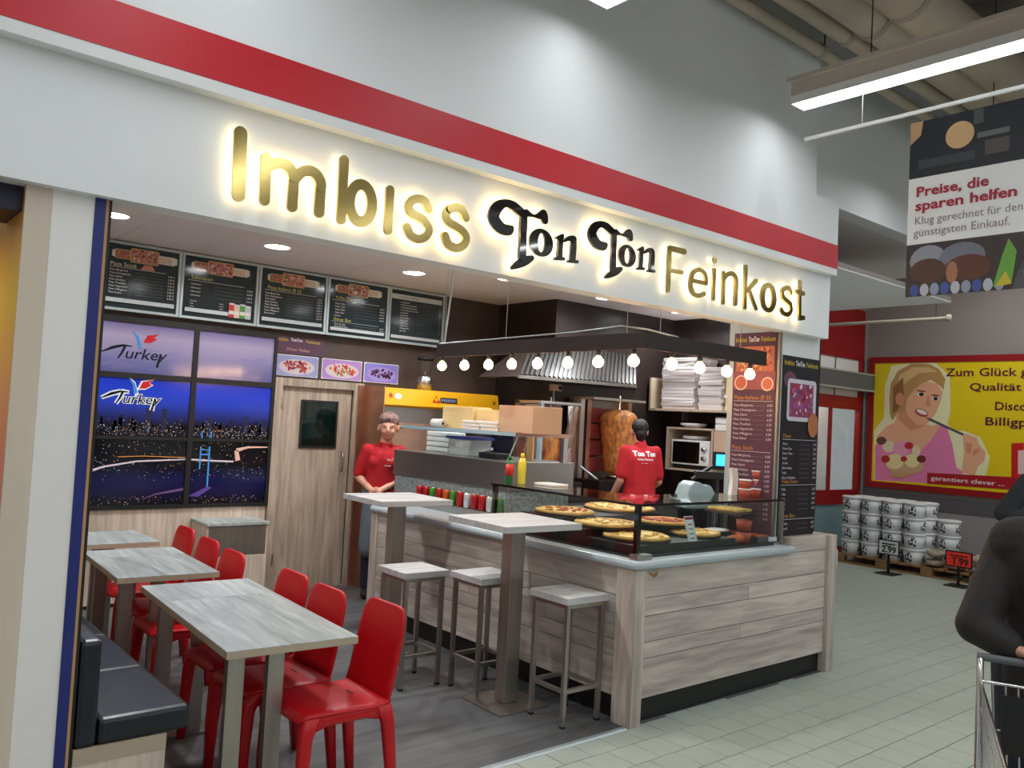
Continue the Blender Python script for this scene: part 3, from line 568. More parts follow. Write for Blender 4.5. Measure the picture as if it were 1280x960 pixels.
# cans on the ledge
mat('can_red', srgb(176,30,32), .3, .4); mat('can_green', srgb(70,140,50), .3, .4); mat('can_orange', srgb(206,92,30), .3, .4); mat('can_white', srgb(200,205,210), .3, .4)
cm = ['can_red','can_red','can_green','can_red','can_orange','can_green','can_red','can_white','can_red','can_red','can_white','can_green']
cn = {'can_red':'red','can_green':'green','can_orange':'orange','can_white':'silver'}
for k in range(12):
    y = 6.0-.095*k-.06; t = thing('drink_can', cn[cm[k]]+' drink can number '+['one','two','three','four','five','six','seven','eight','nine','ten','eleven','twelve'][k]+' from the left on the ledge below the granite', 'can', (4.055,y,.996), 'drink cans on the counter ledge')
    B().lathe([(.024,0),(.031,.006),(.031,.104),(.025,.114)], (4.055,y,.996), 16).build('can_body', cm[k], t); B().lathe([(.025,.114),(.024,.1165)], (4.055,y,.996), 16).build('can_lid', 'chrome', t)
# bottles on the glass top at the left end
def bottle(px, m, cap, lab, label, h):
    p = at(px, 606, 'z', ZT); y = 4.5; x = p.x*(y/p.y); x = min(max(x,3.8),4.2); t = thing('sauce_bottle', label, 'bottle', (x,y,ZT+.001)); B().lathe([(.03,0),(.034,.01),(.034,h*.55),(.02,h*.75),(.016,h*.8)], (x,y,ZT+.001), 16).build('bottle_body', m, t); B().lathe([(.018,h*.8),(.014,h)], (x,y,ZT+.001), 12).build('cap', cap, t)
    if lab: B().lathe([(.0347,h*.2),(.0347,h*.5)], (x,y,ZT+.001), 16).build('bottle_label', lab, t)
for x_, y_, m_, c_, l_, lb_, h_ in ((3.84,4.53,'green_bottle','green_bottle','red_label','green bottle with red label standing on the glass top',.2),(3.93,4.5,'yellow_bottle','yellow_bottle',None,'slim yellow squeeze bottle standing on the glass top',.22)):
    t = thing('sauce_bottle', lb_, 'bottle', (x_,y_,ZT+.001)); h = h_; B().lathe([(.024,0),(.028,.01),(.026,h*.3),(.03,h*.5),(.028,h*.7),(.015,h*.85)], (x_,y_,ZT+.001), 16).build('bottle_body', m_, t); B().lathe([(.016,h*.85),(.012,h)], (x_,y_,ZT+.001), 12).build('cap', c_, t)
    if l_: B().lathe([(.0275,h*.3),(.0312,h*.5),(.029,h*.7)], (x_,y_,ZT+.0012), 16).build('bottle_label', l_, t)
t = thing('napkin_pile', 'flat pile of paper napkins behind the bottles', 'napkins', (4.12,4.4,ZT+.001)); B().box((4.05,4.3,ZT+.001),(4.2,4.5,ZT+.016)).build('napkins', 'lid_white', t, .003)
# ================================================================ canopy with bulbs
cp = thing('bulb_canopy', 'dark hanging canopy board with a row of bare glowing bulbs', 'lamp', (3.8,3.3,2.15))
ZA, ZB = 2.165, 2.262
B().box((3.78,3.28,ZA),(3.81,5.42,ZB)).build('board', 'dark_wall', cp); B().box((3.81,3.28,ZA),(5.04,3.31,ZB)).build('board', 'dark_wall', cp)
def bulb(x, y):
    s_ = B().lathe([(.016,0),(.016,-.03),(.013,-.034)], (x,y,ZA), 12).build('bulb_socket', 'black', cp)
    B().lathe([(.012,-.032),(.016,-.04),(.028,-.052),(.034,-.068),(.033,-.082),(.026,-.096),(.013,-.105),(.0005,-.107)], (x,y,ZA), 14).build('bulb', 'bulb_warm', s_)
for px in (553,581,611,640,672,710,748,792):
    p = at(px, 448, 'x', 3.795); bulb(3.795, p.y)
for px in (840,875,909,938):
    p = at(px, 450, 'y', 3.295); bulb(p.x, 3.295)
for x, y in ((3.8,3.45),(3.8,4.6),(4.05,3.4),(4.9,3.4),(3.8,5.35)): B().tube([(x,y,ZB),(x,y,2.999)], .0025, 6).build('hanging_wire', 'steel', cp)
B().tube([(3.79,5.4,ZB+.006),(3.79,4.6,ZB+.018),(3.8,3.9,ZB+.03),(3.8,3.5,ZB+.05),(3.86,3.35,ZB+.03),(4.1,3.3,ZB+.004)], .006, 6).build('power_cable', 'alu', cp)
B().tube([(3.82,5.38,ZB),(3.85,5.36,2.7),(3.82,5.3,2.99)], .008, 6).build('feed_cable', 'alu', cp)
# ================================================================ back wall of the dining room
slate = srgb(40,54,58); cream = srgb(226,222,190); yel = srgb(214,206,120); wht = srgb(225,228,226)
P8 = ['Pizza Margherita','Pizza Champignons','Pizza Salami','Pizza Schinken','Pizza Thunfisch','Pizza Vegetarisch','Pizza 4 Maggiore','Pizza Döner']
pzc = [srgb(206,150,130),srgb(150,80,66),srgb(226,196,170),srgb(120,70,56),srgb(190,110,96)]
kbc = [srgb(150,60,64),srgb(190,100,90),srgb(96,40,46),srgb(214,170,150),srgb(110,130,60)]
def menuframe(k, label):
    x0 = 1.72+.69*k; x1 = x0+.685; z0, z1 = 2.425, 2.99
    t = thing('menu_board', label, 'menu board', (x0,7.33,z0), 'menu boards above the dining area')
    B().box((x0,7.31,z0),(x1,7.35,z1)).build('backing', 'grey_plastic', t)
    for a, b in (((x0,7.295,z0),(x1,7.315,z0+.022)),((x0,7.295,z1-.022),(x1,7.315,z1)),((x0,7.295,z0+.022),(x0+.022,7.315,z1-.022)),((x1-.022,7.295,z0+.022),(x1,7.315,z1-.022))): B().box(a, b).build('frame_bar', 'alu_frame', t)
    for x in (x0+.1,x1-.1): B().box((x-.01,7.35,z0+.2),(x+.01,7.4,z1-.1)).build('wall_bracket', 'black', t)
    pr = Print((x0+.022,7.31,z0+.022), (1,0,0), (0,0,1), .0012); W, H_ = .641, .521
    pr.rect(0,0,W,H_,slate); return t, pr, W, H_
def cluster(pr, W, H_, cols, seed, dx=0.):
    pr.o = pr.o+pr.u*dx
    pr.rrect(.06,.415,.52,.055,.008,srgb(206,208,200)); pr.rrect(.08,.405,.14,.075,.008,yel); pr.photo(.084,.409,.132,.067,srgb(170,110,90),cols,26,seed)
    pr.rrect(.40,.405,.16,.07,.008,srgb(220,216,206)); pr.photo(.42,.413,.11,.05,srgb(214,190,170),cols,14,seed+3)
    pr.rrect(.2,.385,.225,.118,.012,yel); pr.photo(.204,.389,.217,.11,srgb(186,130,112),cols,60,seed+5,(.05,.14)); pr.o = pr.o-pr.u*dx
def rows(pr, names, x, y, dy, W, price='2.50 €', s=.021, dots=True):
    for i, n_ in enumerate(names):
        pr.text(n_, x, y-dy*i, s, wht, .006)
        if dots: pr.rect(x+.2, y-dy*i+.002, W-.09-(x+.2)-.03, .0016, srgb(130,140,140))
        if price: pr.text(price, W-.03, y-dy*i, s, wht, .006, right=True)
t, pr, W, H_ = menuframe(0,'leftmost framed menu board above the blue picture wall'); cluster(pr,W,H_,pzc,1,.05)
pr.text('Pizza Stück',.095,.34,.046,cream); pr.rect(.09,.328,.45,.003,wht); rows(pr,P8,.095,.3,.0265,W); pr.rect(.02,.045,.6,.034,srgb(196,204,206)); pr.poly([(.33,.335),(.45,.335),(.42,.375),(.36,.375)],srgb(200,130,110)); pr.build('menu_print','print_gloss',t)
t, pr, W, H_ = menuframe(1,'second menu board from the left with drink cans pictured below'); cluster(pr,W,H_,[srgb(160,60,70),srgb(226,190,190),srgb(190,120,110)],11)
pr.text('Lahmacun',.06,.325,.046,yel); pr.rect(.03,.31,.5,.003,wht); rows(pr,['Lahmacun']*4,.06,.275,.032,W); rows(pr,['Getränke','Cola','Fanta','Ayran'],.06,.13,.023,W-.26,'1.50 €',.015,False); pr.rect(.02,.04,.4,.034,srgb(196,204,206))
for i, c in enumerate((srgb(190,70,76),srgb(214,190,170),srgb(90,150,80),srgb(176,190,190))): pr.rrect(.40+.05*i,.03,.055,.13-.01*(i%2),.01,c); pr.ell(.4275+.05*i,.15-.01*(i%2),.027,.008,srgb(206,210,210)); pr.rect(.405+.05*i,.06,.045,.03,srgb(220,214,206))
pr.build('menu_print','print_gloss',t)
t, pr, W, H_ = menuframe(2,'middle menu board of the five with ham pizza picture'); cluster(pr,W,H_,[srgb(226,170,160),srgb(200,110,100),srgb(90,120,60),srgb(150,70,60)],21)
pr.text('Pizza Italiano Ø 33',.06,.335,.044,yel); pr.rect(.03,.322,.52,.003,wht); rows(pr,P8,.04,.29,.0262,W,'6.50 €'); pr.rect(.02,.04,.6,.034,srgb(196,204,206)); pr.build('menu_print','print_gloss',t)
t, pr, W, H_ = menuframe(3,'fourth menu board from the left with salad plate picture'); cluster(pr,W,H_,[srgb(214,214,206),srgb(110,60,60),srgb(90,120,60),srgb(190,120,110)],31)
pr.text('Yufka Döner',.06,.335,.044,yel); pr.rect(.03,.322,.52,.003,wht); rows(pr,['Döner Yufka','Döner Teller','Yufka Falafel','Yufka Teller','Dürüm'],.06,.285,.029,W,'4.50 €'); pr.text('Döner Box',.05,.125,.042,yel); pr.rect(.03,.115,.52,.002,wht); rows(pr,['Döner Box Salat','Döner Box Pommes'],.06,.088,.022,W,'4.00 €',.018); pr.rect(.02,.03,.6,.03,srgb(196,204,206)); pr.build('menu_print','print_gloss',t)
t, pr, W, H_ = menuframe(4,'rightmost menu board listing extras without pictures'); pr.rect(.01,.43,.62,.05,srgb(196,204,206)); pr.text('Zusatzstoffe und Allergene',.09,.447,.024,srgb(60,70,74))
rows(pr,['mit Farbstoff','mit Konservierungsstoff','mit Antioxidationsmittel','mit Geschmacksverstärker','geschwefelt','geschwärzt','mit Phosphat','Milcheiweiß','koffeinhaltig','chininhaltig','Süßungsmittel','gewachst'],.12,.395,.0265,W,'1',.02); pr.rect(.02,.03,.6,.03,srgb(196,204,206)); pr.build('menu_print','print_gloss',t)
# picture wall of six panels
vw = thing('picture_wall', 'large picture wall of six panels showing a night city and bridge', 'picture', (1.6,7.36,.82))
xc = at(239,520,'y',7.36).x; z_a = at(118,466,'y',7.36).z; z_b = at(115,546,'y',7.36).z; zT, zB, xL, xR = 2.34, .83, 1.72, 3.31
B().box((xL-.06,7.375,zB-.03),(xR+.03,7.399,zT+.05)).build('backboard', 'black', vw)
def frame_bar(a, b): B().box(a, b).build('frame_bar', 'black', vw)
g = .022
frame_bar((xL-.06,7.345,zB-.03),(xR+.03,7.376,zB)); frame_bar((xL-.06,7.345,zT),(xR+.03,7.376,zT+.05)); frame_bar((xL-.06,7.345,zB),(xL,7.376,zT)); frame_bar((xR,7.345,zB),(xR+.03,7.376,zT)); frame_bar((xc-g,7.345,zB),(xc+g,7.376,zT)); frame_bar((xL,7.347,z_a-g),(xR,7.374,z_a+g)); frame_bar((xL,7.347,z_b-g*.6),(xR,7.374,z_b+g*.6))
R = random.Random(5)
def wordmark(pr, x, y, s, outline):
    def big(pts, k):
        cx = sum(p[0] for p in pts)/len(pts); cy = sum(p[1] for p in pts)/len(pts); return [(cx+(p[0]-cx)*k, cy+(p[1]-cy)*k) for p in pts]
    def go(c_, bold, cb, cr_, add, k):
        pr.line([(x-.1*s,y+.11*s),(x+.1*s,y+.21*s),(x+.28*s,y+.265*s),(x+.46*s,y+.26*s)], 1, c_, [.02*s+add,.06*s+add,.045*s+add,.014*s+add]); pr.line([(x+.33*s,y+.27*s),(x+.27*s,y+.12*s),(x+.2*s,y)], 1, c_, [.05*s+add,.04*s+add,.025*s+add])
        pr.text('urkey', x+.31*s, y+.02*s, .3*s, c_, bold, 1.15, slant=.25); pr.line([(x+1.0*s,y+.12*s),(x+.95*s,y-.12*s)], 1, c_, [.03*s+add,.05*s+add])
        pr.poly(big([(x+.42*s,y+.58*s),(x+.53*s,y+.4*s),(x+.57*s,y+.22*s),(x+.63*s,y+.26*s),(x+.56*s,y+.46*s)], k), cb); pr.poly(big([(x+.66*s,y+.35*s),(x+.8*s,y+.36*s),(x+.92*s,y+.44*s),(x+.86*s,y+.47*s),(x+.95*s,y+.55*s),(x+.72*s,y+.5*s)], k), cr_)
    if outline: go(wht, .05, wht, wht, .024, 1.35)
    go(srgb(14,18,40), .004, srgb(60,140,200), srgb(196,36,44), 0, 1)
def panel(x0, x1, z0, z1): 
    B().box((x0,7.36,z0),(x1,7.376,z1)).build('panel', 'black', vw); return Print((x0,7.36,z0),(1,0,0),(0,0,1),.0008), x1-x0, z1-z0
def sky(pr, w_, h_, cols):
    n = 40
    for i in range(n):
        f = i/(n-1); k = f*(len(cols)-1); a = min(int(k),len(cols)-2); f2_ = k-a; c = [cols[a][j]*(1-f2_)+cols[a+1][j]*f2_ for j in range(3)]; pr.rect(0,h_*i/n,w_,h_/n,c,False)
    pr.k += .2
lil = [srgb(92,92,142),srgb(112,112,158),srgb(150,140,176),srgb(168,156,186),srgb(120,110,160)]
for i, (x0, x1) in enumerate(((xL,xc-g),(xc+g,xR))):
    pr, w_, h_ = panel(x0,x1,z_a+g,zT); sky(pr,w_,h_,lil)
    for _ in range(26): yy = R.uniform(.04,h_*.5); f_ = yy/(h_*.5); pr.ell(R.uniform(.1,w_-.1),yy,R.uniform(.03,.08),R.uniform(.008,.02),[(1-f_)*a_+f_*b_ for a_, b_ in zip(srgb(100,98,150),srgb(140,132,174))],14)
    if i == 0: wordmark(pr,.16,.11,.42,False)
    pr.build('panel_print','print_gloss',vw)
    pr, w_, h_ = panel(x0,x1,z_b+g*.6,z_a-g); sky(pr,w_,h_,[srgb(10,10,24),srgb(14,14,40),srgb(34,44,122),srgb(36,62,186),srgb(28,60,200),srgb(22,48,186)])
    for _ in range(60): xx = R.uniform(0,w_-.03); pr.rect(xx,R.uniform(0,.1),R.uniform(.01,.03),R.uniform(.01,.09),srgb(18+R.randint(0,14),16,30),False)
    pr.k += .2
    for xx, hh in (((.5,.2),(.63,.2),(.1,.13)) if i == 0 else ((.45,.16),(.62,.14),(.7,.13),(.12,.13))): pr.rect(xx,.04,.04,hh,srgb(40,40,62))
    for _ in range(230): a = R.uniform(.002,.007); pr.rect(R.uniform(.01,w_-.01),R.uniform(.005,.15)*R.uniform(.4,1),a,a,R.choice([srgb(230,200,140),srgb(240,230,210),srgb(214,140,70),srgb(170,180,220)]),False)
    pr.k += .2
    if i == 0: wordmark(pr,.18,.265,.38,True)
    else: pr.rect(.075,0,.014,.06,srgb(60,140,220)); pr.rect(.155,0,.014,.06,srgb(60,140,220))
    pr.build('panel_print','print_gloss',vw)
    pr, w_, h_ = panel(x0,x1,zB,z_b-g*.6); sky(pr,w_,h_,[srgb(16,14,22),srgb(26,22,62),srgb(22,24,72),srgb(14,12,24),srgb(10,9,16),srgb(8,8,14)])
    for _ in range(260): a = R.uniform(.002,.007); yy = R.choice([R.uniform(.005,.07),R.uniform(.2,h_-.01),R.uniform(.24,h_-.01)]); pr.rect(R.uniform(.01,w_-.01),yy,a,a,R.choice([srgb(230,190,120),srgb(240,226,200),srgb(206,120,60),srgb(120,150,180),srgb(120,70,40)]),False)
    pr.k += .2
    if i == 0:
        pr.line([(0,.25),(.2,.32),(.45,.365),(w_,.385)],.016,srgb(226,210,220),[1.5,1,.8,.6]); pr.line([(.3,.4),(.5,.41),(w_,.4)],.006,srgb(230,150,70)); pr.line([(.1,.385),(.2,.335)],.004,srgb(120,120,150)); pr.line([(.52,.05),(.62,.09),(w_,.13)],.012,srgb(120,84,130),[.4,1,2])
    else:
        pr.line([(0,.385),(.2,.375),(.38,.37)],.014,srgb(226,210,220)); pr.rect(.075,.3,.012,.2,srgb(70,150,226)); pr.rect(.15,.12,.014,.38,srgb(70,150,226)); pr.line([(.08,.43),(.16,.43)],.012,srgb(70,150,226)); pr.line([(.08,.47),(.16,.47)],.008,srgb(70,150,226)); pr.line([(.42,.38),(.4,.47),(.5,.5),(.7,.505)],.03,srgb(236,190,170),[1.4,1.2,.6,.3]); pr.poly([(0,.07),(.16,.15),(.2,.14),(.08,.06)],srgb(96,70,150))
    pr.build('panel_print','print_gloss',vw)
# wainscot boards below
ws = struct('baseboard_back', B().box((.8,7.37,0),(3.33,7.399,.03)), 'black', 'light wood boards lining the wall under the picture wall', 'wall panel')
for k, (a, b) in enumerate(((.8,1.35),(1.35,1.9),(1.9,2.45),(2.45,3.0),(3.0,3.33))): B().box((a+.001,7.365,.03),(b-.001,7.398,.797)).build('board', 'wall_board', ws)
# inner door
q0 = at(344,471,'y',7.34); q1 = at(456,478,'y',7.34); dx0, dx1, dz = 3.34, 4.27, 1.985
d2 = struct('door_2', B().box((dx0+.075,7.375,0),(dx1-.11,7.399,dz-.07)), 'door_board', 'light wood inner door with small dark window', 'door')
a, b = at(379,502,'y',7.372), at(417,558,'y',7.372)
for p_, r_ in (((dx0,7.34,0),(dx0+.075,7.399,dz)),((dx1-.11,7.33,0),(dx1,7.399,dz)),((dx0+.075,7.335,dz-.075),(dx1-.11,7.399,dz))): B().box(p_, r_).build('casing', 'door_board', d2, .002)
for k in range(3): x = dx0+.19+.2*k; 
B().box((dx1-.112,7.36,.02),(dx1-.11,7.375,dz-.08)).build('shadow_gap', 'black', d2)
wn_ = B().box((a.x,7.366,b.z),(b.x,7.374,a.z)).build('door_window', 'glass_dark', d2)
for p_, r_ in (((a.x-.02,7.362,b.z-.02),(b.x+.02,7.376,b.z)),((a.x-.02,7.362,a.z),(b.x+.02,7.376,a.z+.02)),((a.x-.02,7.362,b.z),(a.x,7.376,a.z)),((b.x,7.362,b.z),(b.x+.02,7.376,a.z))): B().box(p_, r_).build('window_frame', 'black', wn_)
h = at(427,577,'y',7.36); B().tube([(h.x,7.374,h.z-.09),(h.x,7.345,h.z-.09),(h.x,7.345,h.z+.09),(h.x,7.374,h.z+.09)], .007, 8).build('handle', 'steel_dark', d2)
for z in (1.75,.3): B().box((dx0+.068,7.335,z-.05),(dx0+.082,7.345,z+.05)).build('hinge', 'brushed', d2)
# pictures over the door
def plate(x0, x1, z0, z1, base, cols, seed, label, plate_c=srgb(200,186,190)):
    t = thing('food_picture', label, 'picture', (x0,7.4,z0)); B().box((x0,7.385,z0),(x1,7.4,z1)).build('plate', 'white_plastic', t, .003)
    pr = Print((x0,7.385,z0),(1,0,0),(0,0,1),.001); w_, h_ = x1-x0, z1-z0; pr.rrect(.006,.006,w_-.012,h_-.012,.02,base); pr.ell(w_*.5,h_*.45,w_*.42,h_*.36,plate_c,20); R_ = random.Random(seed)
    for i in range(46): a_ = R_.uniform(0,6.28); d_ = math.sqrt(R_.random()); pr.ell(w_*(.5+.32*d_*math.cos(a_)),h_*(.47+.25*d_*math.sin(a_)),w_*R_.uniform(.02,.06),h_*R_.uniform(.03,.07),R_.choice(cols),7,R_.uniform(0,3))
    pr.build('picture_print','print_gloss',t)
plate(3.34,3.78,2.005,2.205,srgb(150,150,190),[srgb(150,40,60),srgb(180,70,70),srgb(120,30,50),srgb(200,90,50)],1,'picture plate of red kebab meat above the left of the door')
plate(3.82,4.26,2.005,2.205,srgb(170,130,190),[srgb(190,50,50),srgb(90,130,60),srgb(220,190,150),srgb(200,80,60)],2,'picture plate of tomato and salad above the right of the door')
plate(4.285,4.69,2.005,2.205,srgb(130,120,200),[srgb(60,30,60),srgb(90,40,70),srgb(120,90,150),srgb(40,26,44)],3,'violet picture plate of dark rolls right of the door',srgb(150,140,200))
t = thing('purple_sign', 'purple shop sign board above the first food picture', 'sign', (3.315,7.4,2.215)); mat('purple_board', srgb(84,50,72), .4); B().box((3.315,7.388,2.215),(3.84,7.4,2.385)).build('board', 'purple_board', t)
pr = Print((3.315,7.388,2.215),(1,0,0),(0,0,1),.001); pr.text('Imbiss',.03,.115,.045,srgb(196,160,60),.01); pr.text('TonTon',.17,.12,.04,wht,.02,.9); pr.text('Feinkost',.325,.115,.045,srgb(196,160,60),.01,.95); pr.text('Döner Nebap',.13,.03,.042,srgb(206,150,130)); pr.build('sign_print','print',t)
# waste cabinet
t = thing('waste_cabinet', 'wood waste cabinet with dark front flap beside the inner door', 'cabinet', (2.66,6.98,0)); x0, x1 = 2.66, 3.2
B().box((x0,7.0,0),(x0+.02,7.36,.68)).box((x1-.02,7.0,0),(x1,7.36,.68)).box((x0+.02,7.34,0),(x1-.02,7.36,.68)).box((x0+.02,7.0,.0),(x1-.02,7.34,.02)).build('body', 'wall_board', t); B().box((x0-.005,6.975,.681),(x1+.005,7.365,.705)).build('top', 'table_y', t, .002); B().box((x0+.021,6.99,.43),(x1-.021,7.005,.675)).build('flap', 'brushed', t); B().box((x0+.021,6.985,.025),(x1-.021,7.005,.425)).build('door', 'wall_board', t, .002)
# ================================================================ kitchen
t = thing('pizza_oven', 'pizza oven with bright yellow front hood against the back wall', 'oven', (4.95,7.2,0))
B().box((4.28,7.02,.0),(5.68,7.399,1.77)).build('body', 'steel_dark', t); o = B().prism([(7.399,1.77),(6.96,1.77),(6.94,1.79),(6.97,1.955),(7.399,1.955)], (4.27,0,0), (0,1,0), (0,0,1), 1.42).build('yellow_hood', 'yellow', t)
for z0, z1 in ((1.25,1.62),(.75,1.15)): B().box((4.4,7.0,z0),(5.56,7.021,z1)).build('oven_door', 'copper', t, .004); B().tube([(4.45,6.98,z1-.04),(5.5,6.98,z1-.04)], .012, 8).build('door_bar', 'steel', t)
nd = Vector((0,.03,.165)).normalized()
pr = Print((4.27,6.938,1.792),(1,0,0),nd,.0015); pr.poly([(.56,.045),(.66,.045),(.61,.115)],srgb(180,30,30)); pr.ell(.61,.075,.02,.02,srgb(226,164,12)); pr.rrect(.66,.045,.21,.055,.006,srgb(40,36,60)); [pr.rect(.675+.026*i,.06,.018,.026,srgb(130,130,150),False) for i in range(7)]; pr.build('hood_logo','print',t)
for a_ in ((.075,.09,.022,.022,srgb(170,60,20)),(.16,.085,.04,.03,srgb(230,214,206)),(1.36,.08,.02,.02,srgb(120,90,20))): p2 = Print((4.27,6.938,1.792),(1,0,0),nd,.0015); p2.ell(*a_); p2.build('hood_badge','print',t)
B().lathe([(.034,0),(.03,-.03),(0.0005,-.032)], (4.345,7.02,1.62), 16, axis='y').build('dial', 'yellow', t)
t = thing('copper_column', 'copper coloured steel panel between the inner door and the oven', 'panel', (4.2,7.2,0)); B().box((4.2605,6.935,0),(4.2695,7.3,1.965)).build('panel_side', 'copper', t); B().box((4.2,7.301,0),(4.2695,7.329,1.965)).build('panel_front', 'copper', t)
t = thing('steel_canister', 'steel canister with black lid standing on the oven hood', 'canister', (4.86,7.15,1.956)); B().lathe([(.075,0),(.075,.14),(.06,.15)], (4.86,7.15,1.956), 18).build('vessel', 'steel', t); B().lathe([(.06,.15),(.05,.17),(.085,.3),(.08,.31)], (4.86,7.15,1.956), 18).build('jar', 'glass', t); B().lathe([(.085,.31),(.085,.335),(.02,.35)], (4.86,7.15,1.956), 18).build('lid', 'black', t)
t = thing('work_counter', 'stainless work counter under the kebab grills', 'counter', (6.6,6.1,0)); B().box((5.3,5.72,.88),(7.9,6.449,.92)).build('top', 'steel', t, .004); B().box((5.34,5.76,.1),(7.86,6.42,.879)).build('cabinet', 'steel_dark', t); 
for x in (5.4,6.6,7.8): B().box((x-.03,5.78,0),(x+.03,5.84,.1)).box((x-.03,6.34,0),(x+.03,6.4,.1)).build('leg', 'steel', t)
for x in (5.8,6.4,7.0): B().box((x,5.752,.15),(x+.55,5.762,.84)).build('door', 'steel_dark', t)
def cone(mb, c, z0, z1, r0, r1, seed, n=22, m_=16):
    R_ = random.Random(seed); vs = []
    for i in range(m_+1):
        f = i/m_; r_ = (r0+(r1-r0)*min(1,f*1.25))*(.75 if f <= .04 else (1 if f < .84 else math.sqrt(max(.08,1-((f-.84)/.17)**2))))
        for k in range(n): vs.append((c[0]+r_*R_.uniform(.93,1.05)*math.cos(2*math.pi*k/n), c[1]+r_*R_.uniform(.93,1.05)*math.sin(2*math.pi*k/n), z0+(z1-z0)*f+R_.uniform(-.006,.006)))
    fs = [(i*n+k, i*n+(k+1)%n, (i+1)*n+(k+1)%n, (i+1)*n+k) for i in range(m_) for k in range(n)]+[tuple(range(n))[::-1], tuple(m_*n+k for k in range(n))]
    mb.add(vs, fs, None, True)
# left grill wrapped in foil
g1 = thing('kebab_grill', 'left kebab grill wrapped in foil shields', 'kebab grill', (5.7,6.1,.921))
B().box((5.42,5.95,.921),(6.0,6.4,1.12)).build('base', 'black', g1, .01); B().box((5.42,6.3,1.12),(6.0,6.36,1.9)).build('back_panel', 'steel_dark', g1)
for k in range(4): B().box((5.53,6.29,1.17+.16*k),(5.9,6.302,1.30+.16*k)).build('burner', 'heat' if k < 2 else 'copper', g1)
mb_ = B(); cone(mb_, (5.68,6.12), 1.17, 1.58, .1, .12, 3); mb_.build('meat_cone', 'meat', g1); B().tube([(5.68,6.12,1.1),(5.68,6.12,1.95)], .01, 8).build('spit', 'steel', g1)
def foil(mb, pts, z0, z1, seed):
    R_ = random.Random(seed); n = 8; vs = []
    for i, (x, y) in enumerate(pts):
        for k in range(n+1): vs.append((x+R_.uniform(-.008,.008), y+R_.uniform(-.012,.012), z0+(z1-z0)*k/n))
    mb.add(vs, [(i*(n+1)+k, (i+1)*(n+1)+k, (i+1)*(n+1)+k+1, i*(n+1)+k+1) for i in range(len(pts)-1) for k in range(n)])
mb_ = B(); foil(mb_, [(5.74,5.92),(5.8,5.93),(5.86,5.95),(5.92,5.98),(5.97,6.05),(5.99,6.2)], 1.125, 1.87, 1); mb_.build('foil_shield', 'foil', g1); mb_ = B(); foil(mb_, [(5.43,6.0),(5.45,6.1),(5.47,6.25)], 1.125, 1.87, 2); mb_.build('foil_shield', 'foil', g1)
B().box((5.42,5.98,1.88),(6.0,6.36,1.905)).build('top_plate', 'steel', g1); B().box((5.43,5.985,1.12),(5.47,6.02,1.88)).build('side_post', 'steelblue', g1)
# right grill with large cone
g2 = thing('kebab_grill', 'right kebab grill with large browned meat cone', 'kebab grill', (6.6,6.1,.921))
B().box((6.2,5.9,.921),(7.0,6.4,1.14)).build('base', 'black', g2, .01); B().box((6.2,6.33,1.14),(7.0,6.4,1.96)).build('back_panel', 'steel_dark', g2)
for x in (6.2,6.3,6.93): B().box((x,6.22,1.14),(x+.06,6.34,1.96)).build('side_column', 'copper' if x > 6.25 else 'steel', g2)
for k in range(4): B().box((6.38,6.31,1.2+.175*k),(6.9,6.332,1.355+.175*k)).build('burner', 'burner_pink' if False else 'lip', g2)
mb_ = B(); cone(mb_, (6.64,6.08), 1.19, 1.87, .135, .205, 8, 26, 20); mb_.build('meat_cone', 'meat', g2); B().tube([(6.64,6.08,1.14),(6.64,6.08,2.02)], .012, 8).build('spit', 'chrome', g2); B().lathe([(.1,1.14),(.12,1.18),(.02,1.185)], (6.64,6.08,0), 18).build('drip_tray', 'steel', g2); B().box((6.2,6.03,1.96),(7.0,6.4,1.985)).build('top_plate', 'steel', g2)
B().tube([(6.22,6.2,1.26),(6.26,6.12,1.2),(6.5,5.95,1.0),(6.62,5.88,.94)], .012, 8).build('gas_hose', 'alu', g2)
# extraction hood
hd = thing('extraction_hood', 'steel extraction hood with baffle slats above the grills', 'hood', (5.9,6.1,2.1))
bl, br, tl, tr = Vector((5.0,5.85,2.105)), Vector((6.62,5.85,2.12)), Vector((5.6,6.38,2.5)), Vector((7.2,6.38,2.52))
kb, kr = Vector((5.0,6.44,2.105)), Vector((7.3,6.44,2.12)); kt, kq = Vector((5.6,6.44,2.5)), Vector((7.3,6.44,2.52))
B().add([bl,br,tl,tr,kb,kr,kt,kq], [(0,1,3,2),(1,5,7,3),(4,6,7,5),(0,2,6,4),(0,4,5,1),(2,3,7,6)]).build('canopy', 'dark_wall', hd)
nf = (br-bl).cross(tl-bl).normalized(); nf = -nf if nf.y > 0 else nf
for i in range(27):
    f = (i+.5)/27; a = bl.lerp(br, f); b = tl.lerp(tr, f); B().bar(a.lerp(b,.04)+nf*.008, a.lerp(b,.92)+nf*.008, .026, .016, nf).build('baffle', 'baffle_steel', hd)
B().bar(bl, br, .03, .03).build('front_lip', 'brushed', hd)
t = thing('wall_socket', 'double wall socket above the left grill', 'socket', (5.8,6.44,2.02)); q = at(693,486,'y',6.43); q.x = max(q.x, 6.12)
B().box((6.02-.07,6.40,2.03),(6.02+.07,6.449,2.1)).build('plate', 'tan_card', t, .004); B().lathe([(.022,0),(.022,-.01)], (6.06,6.402,2.065), 12, axis='y').build('outlet', 'black', t); B().tube([(5.97,6.4,2.03),(5.97,6.39,1.92)], .006, 6).build('plug_cable', 'alu', t)
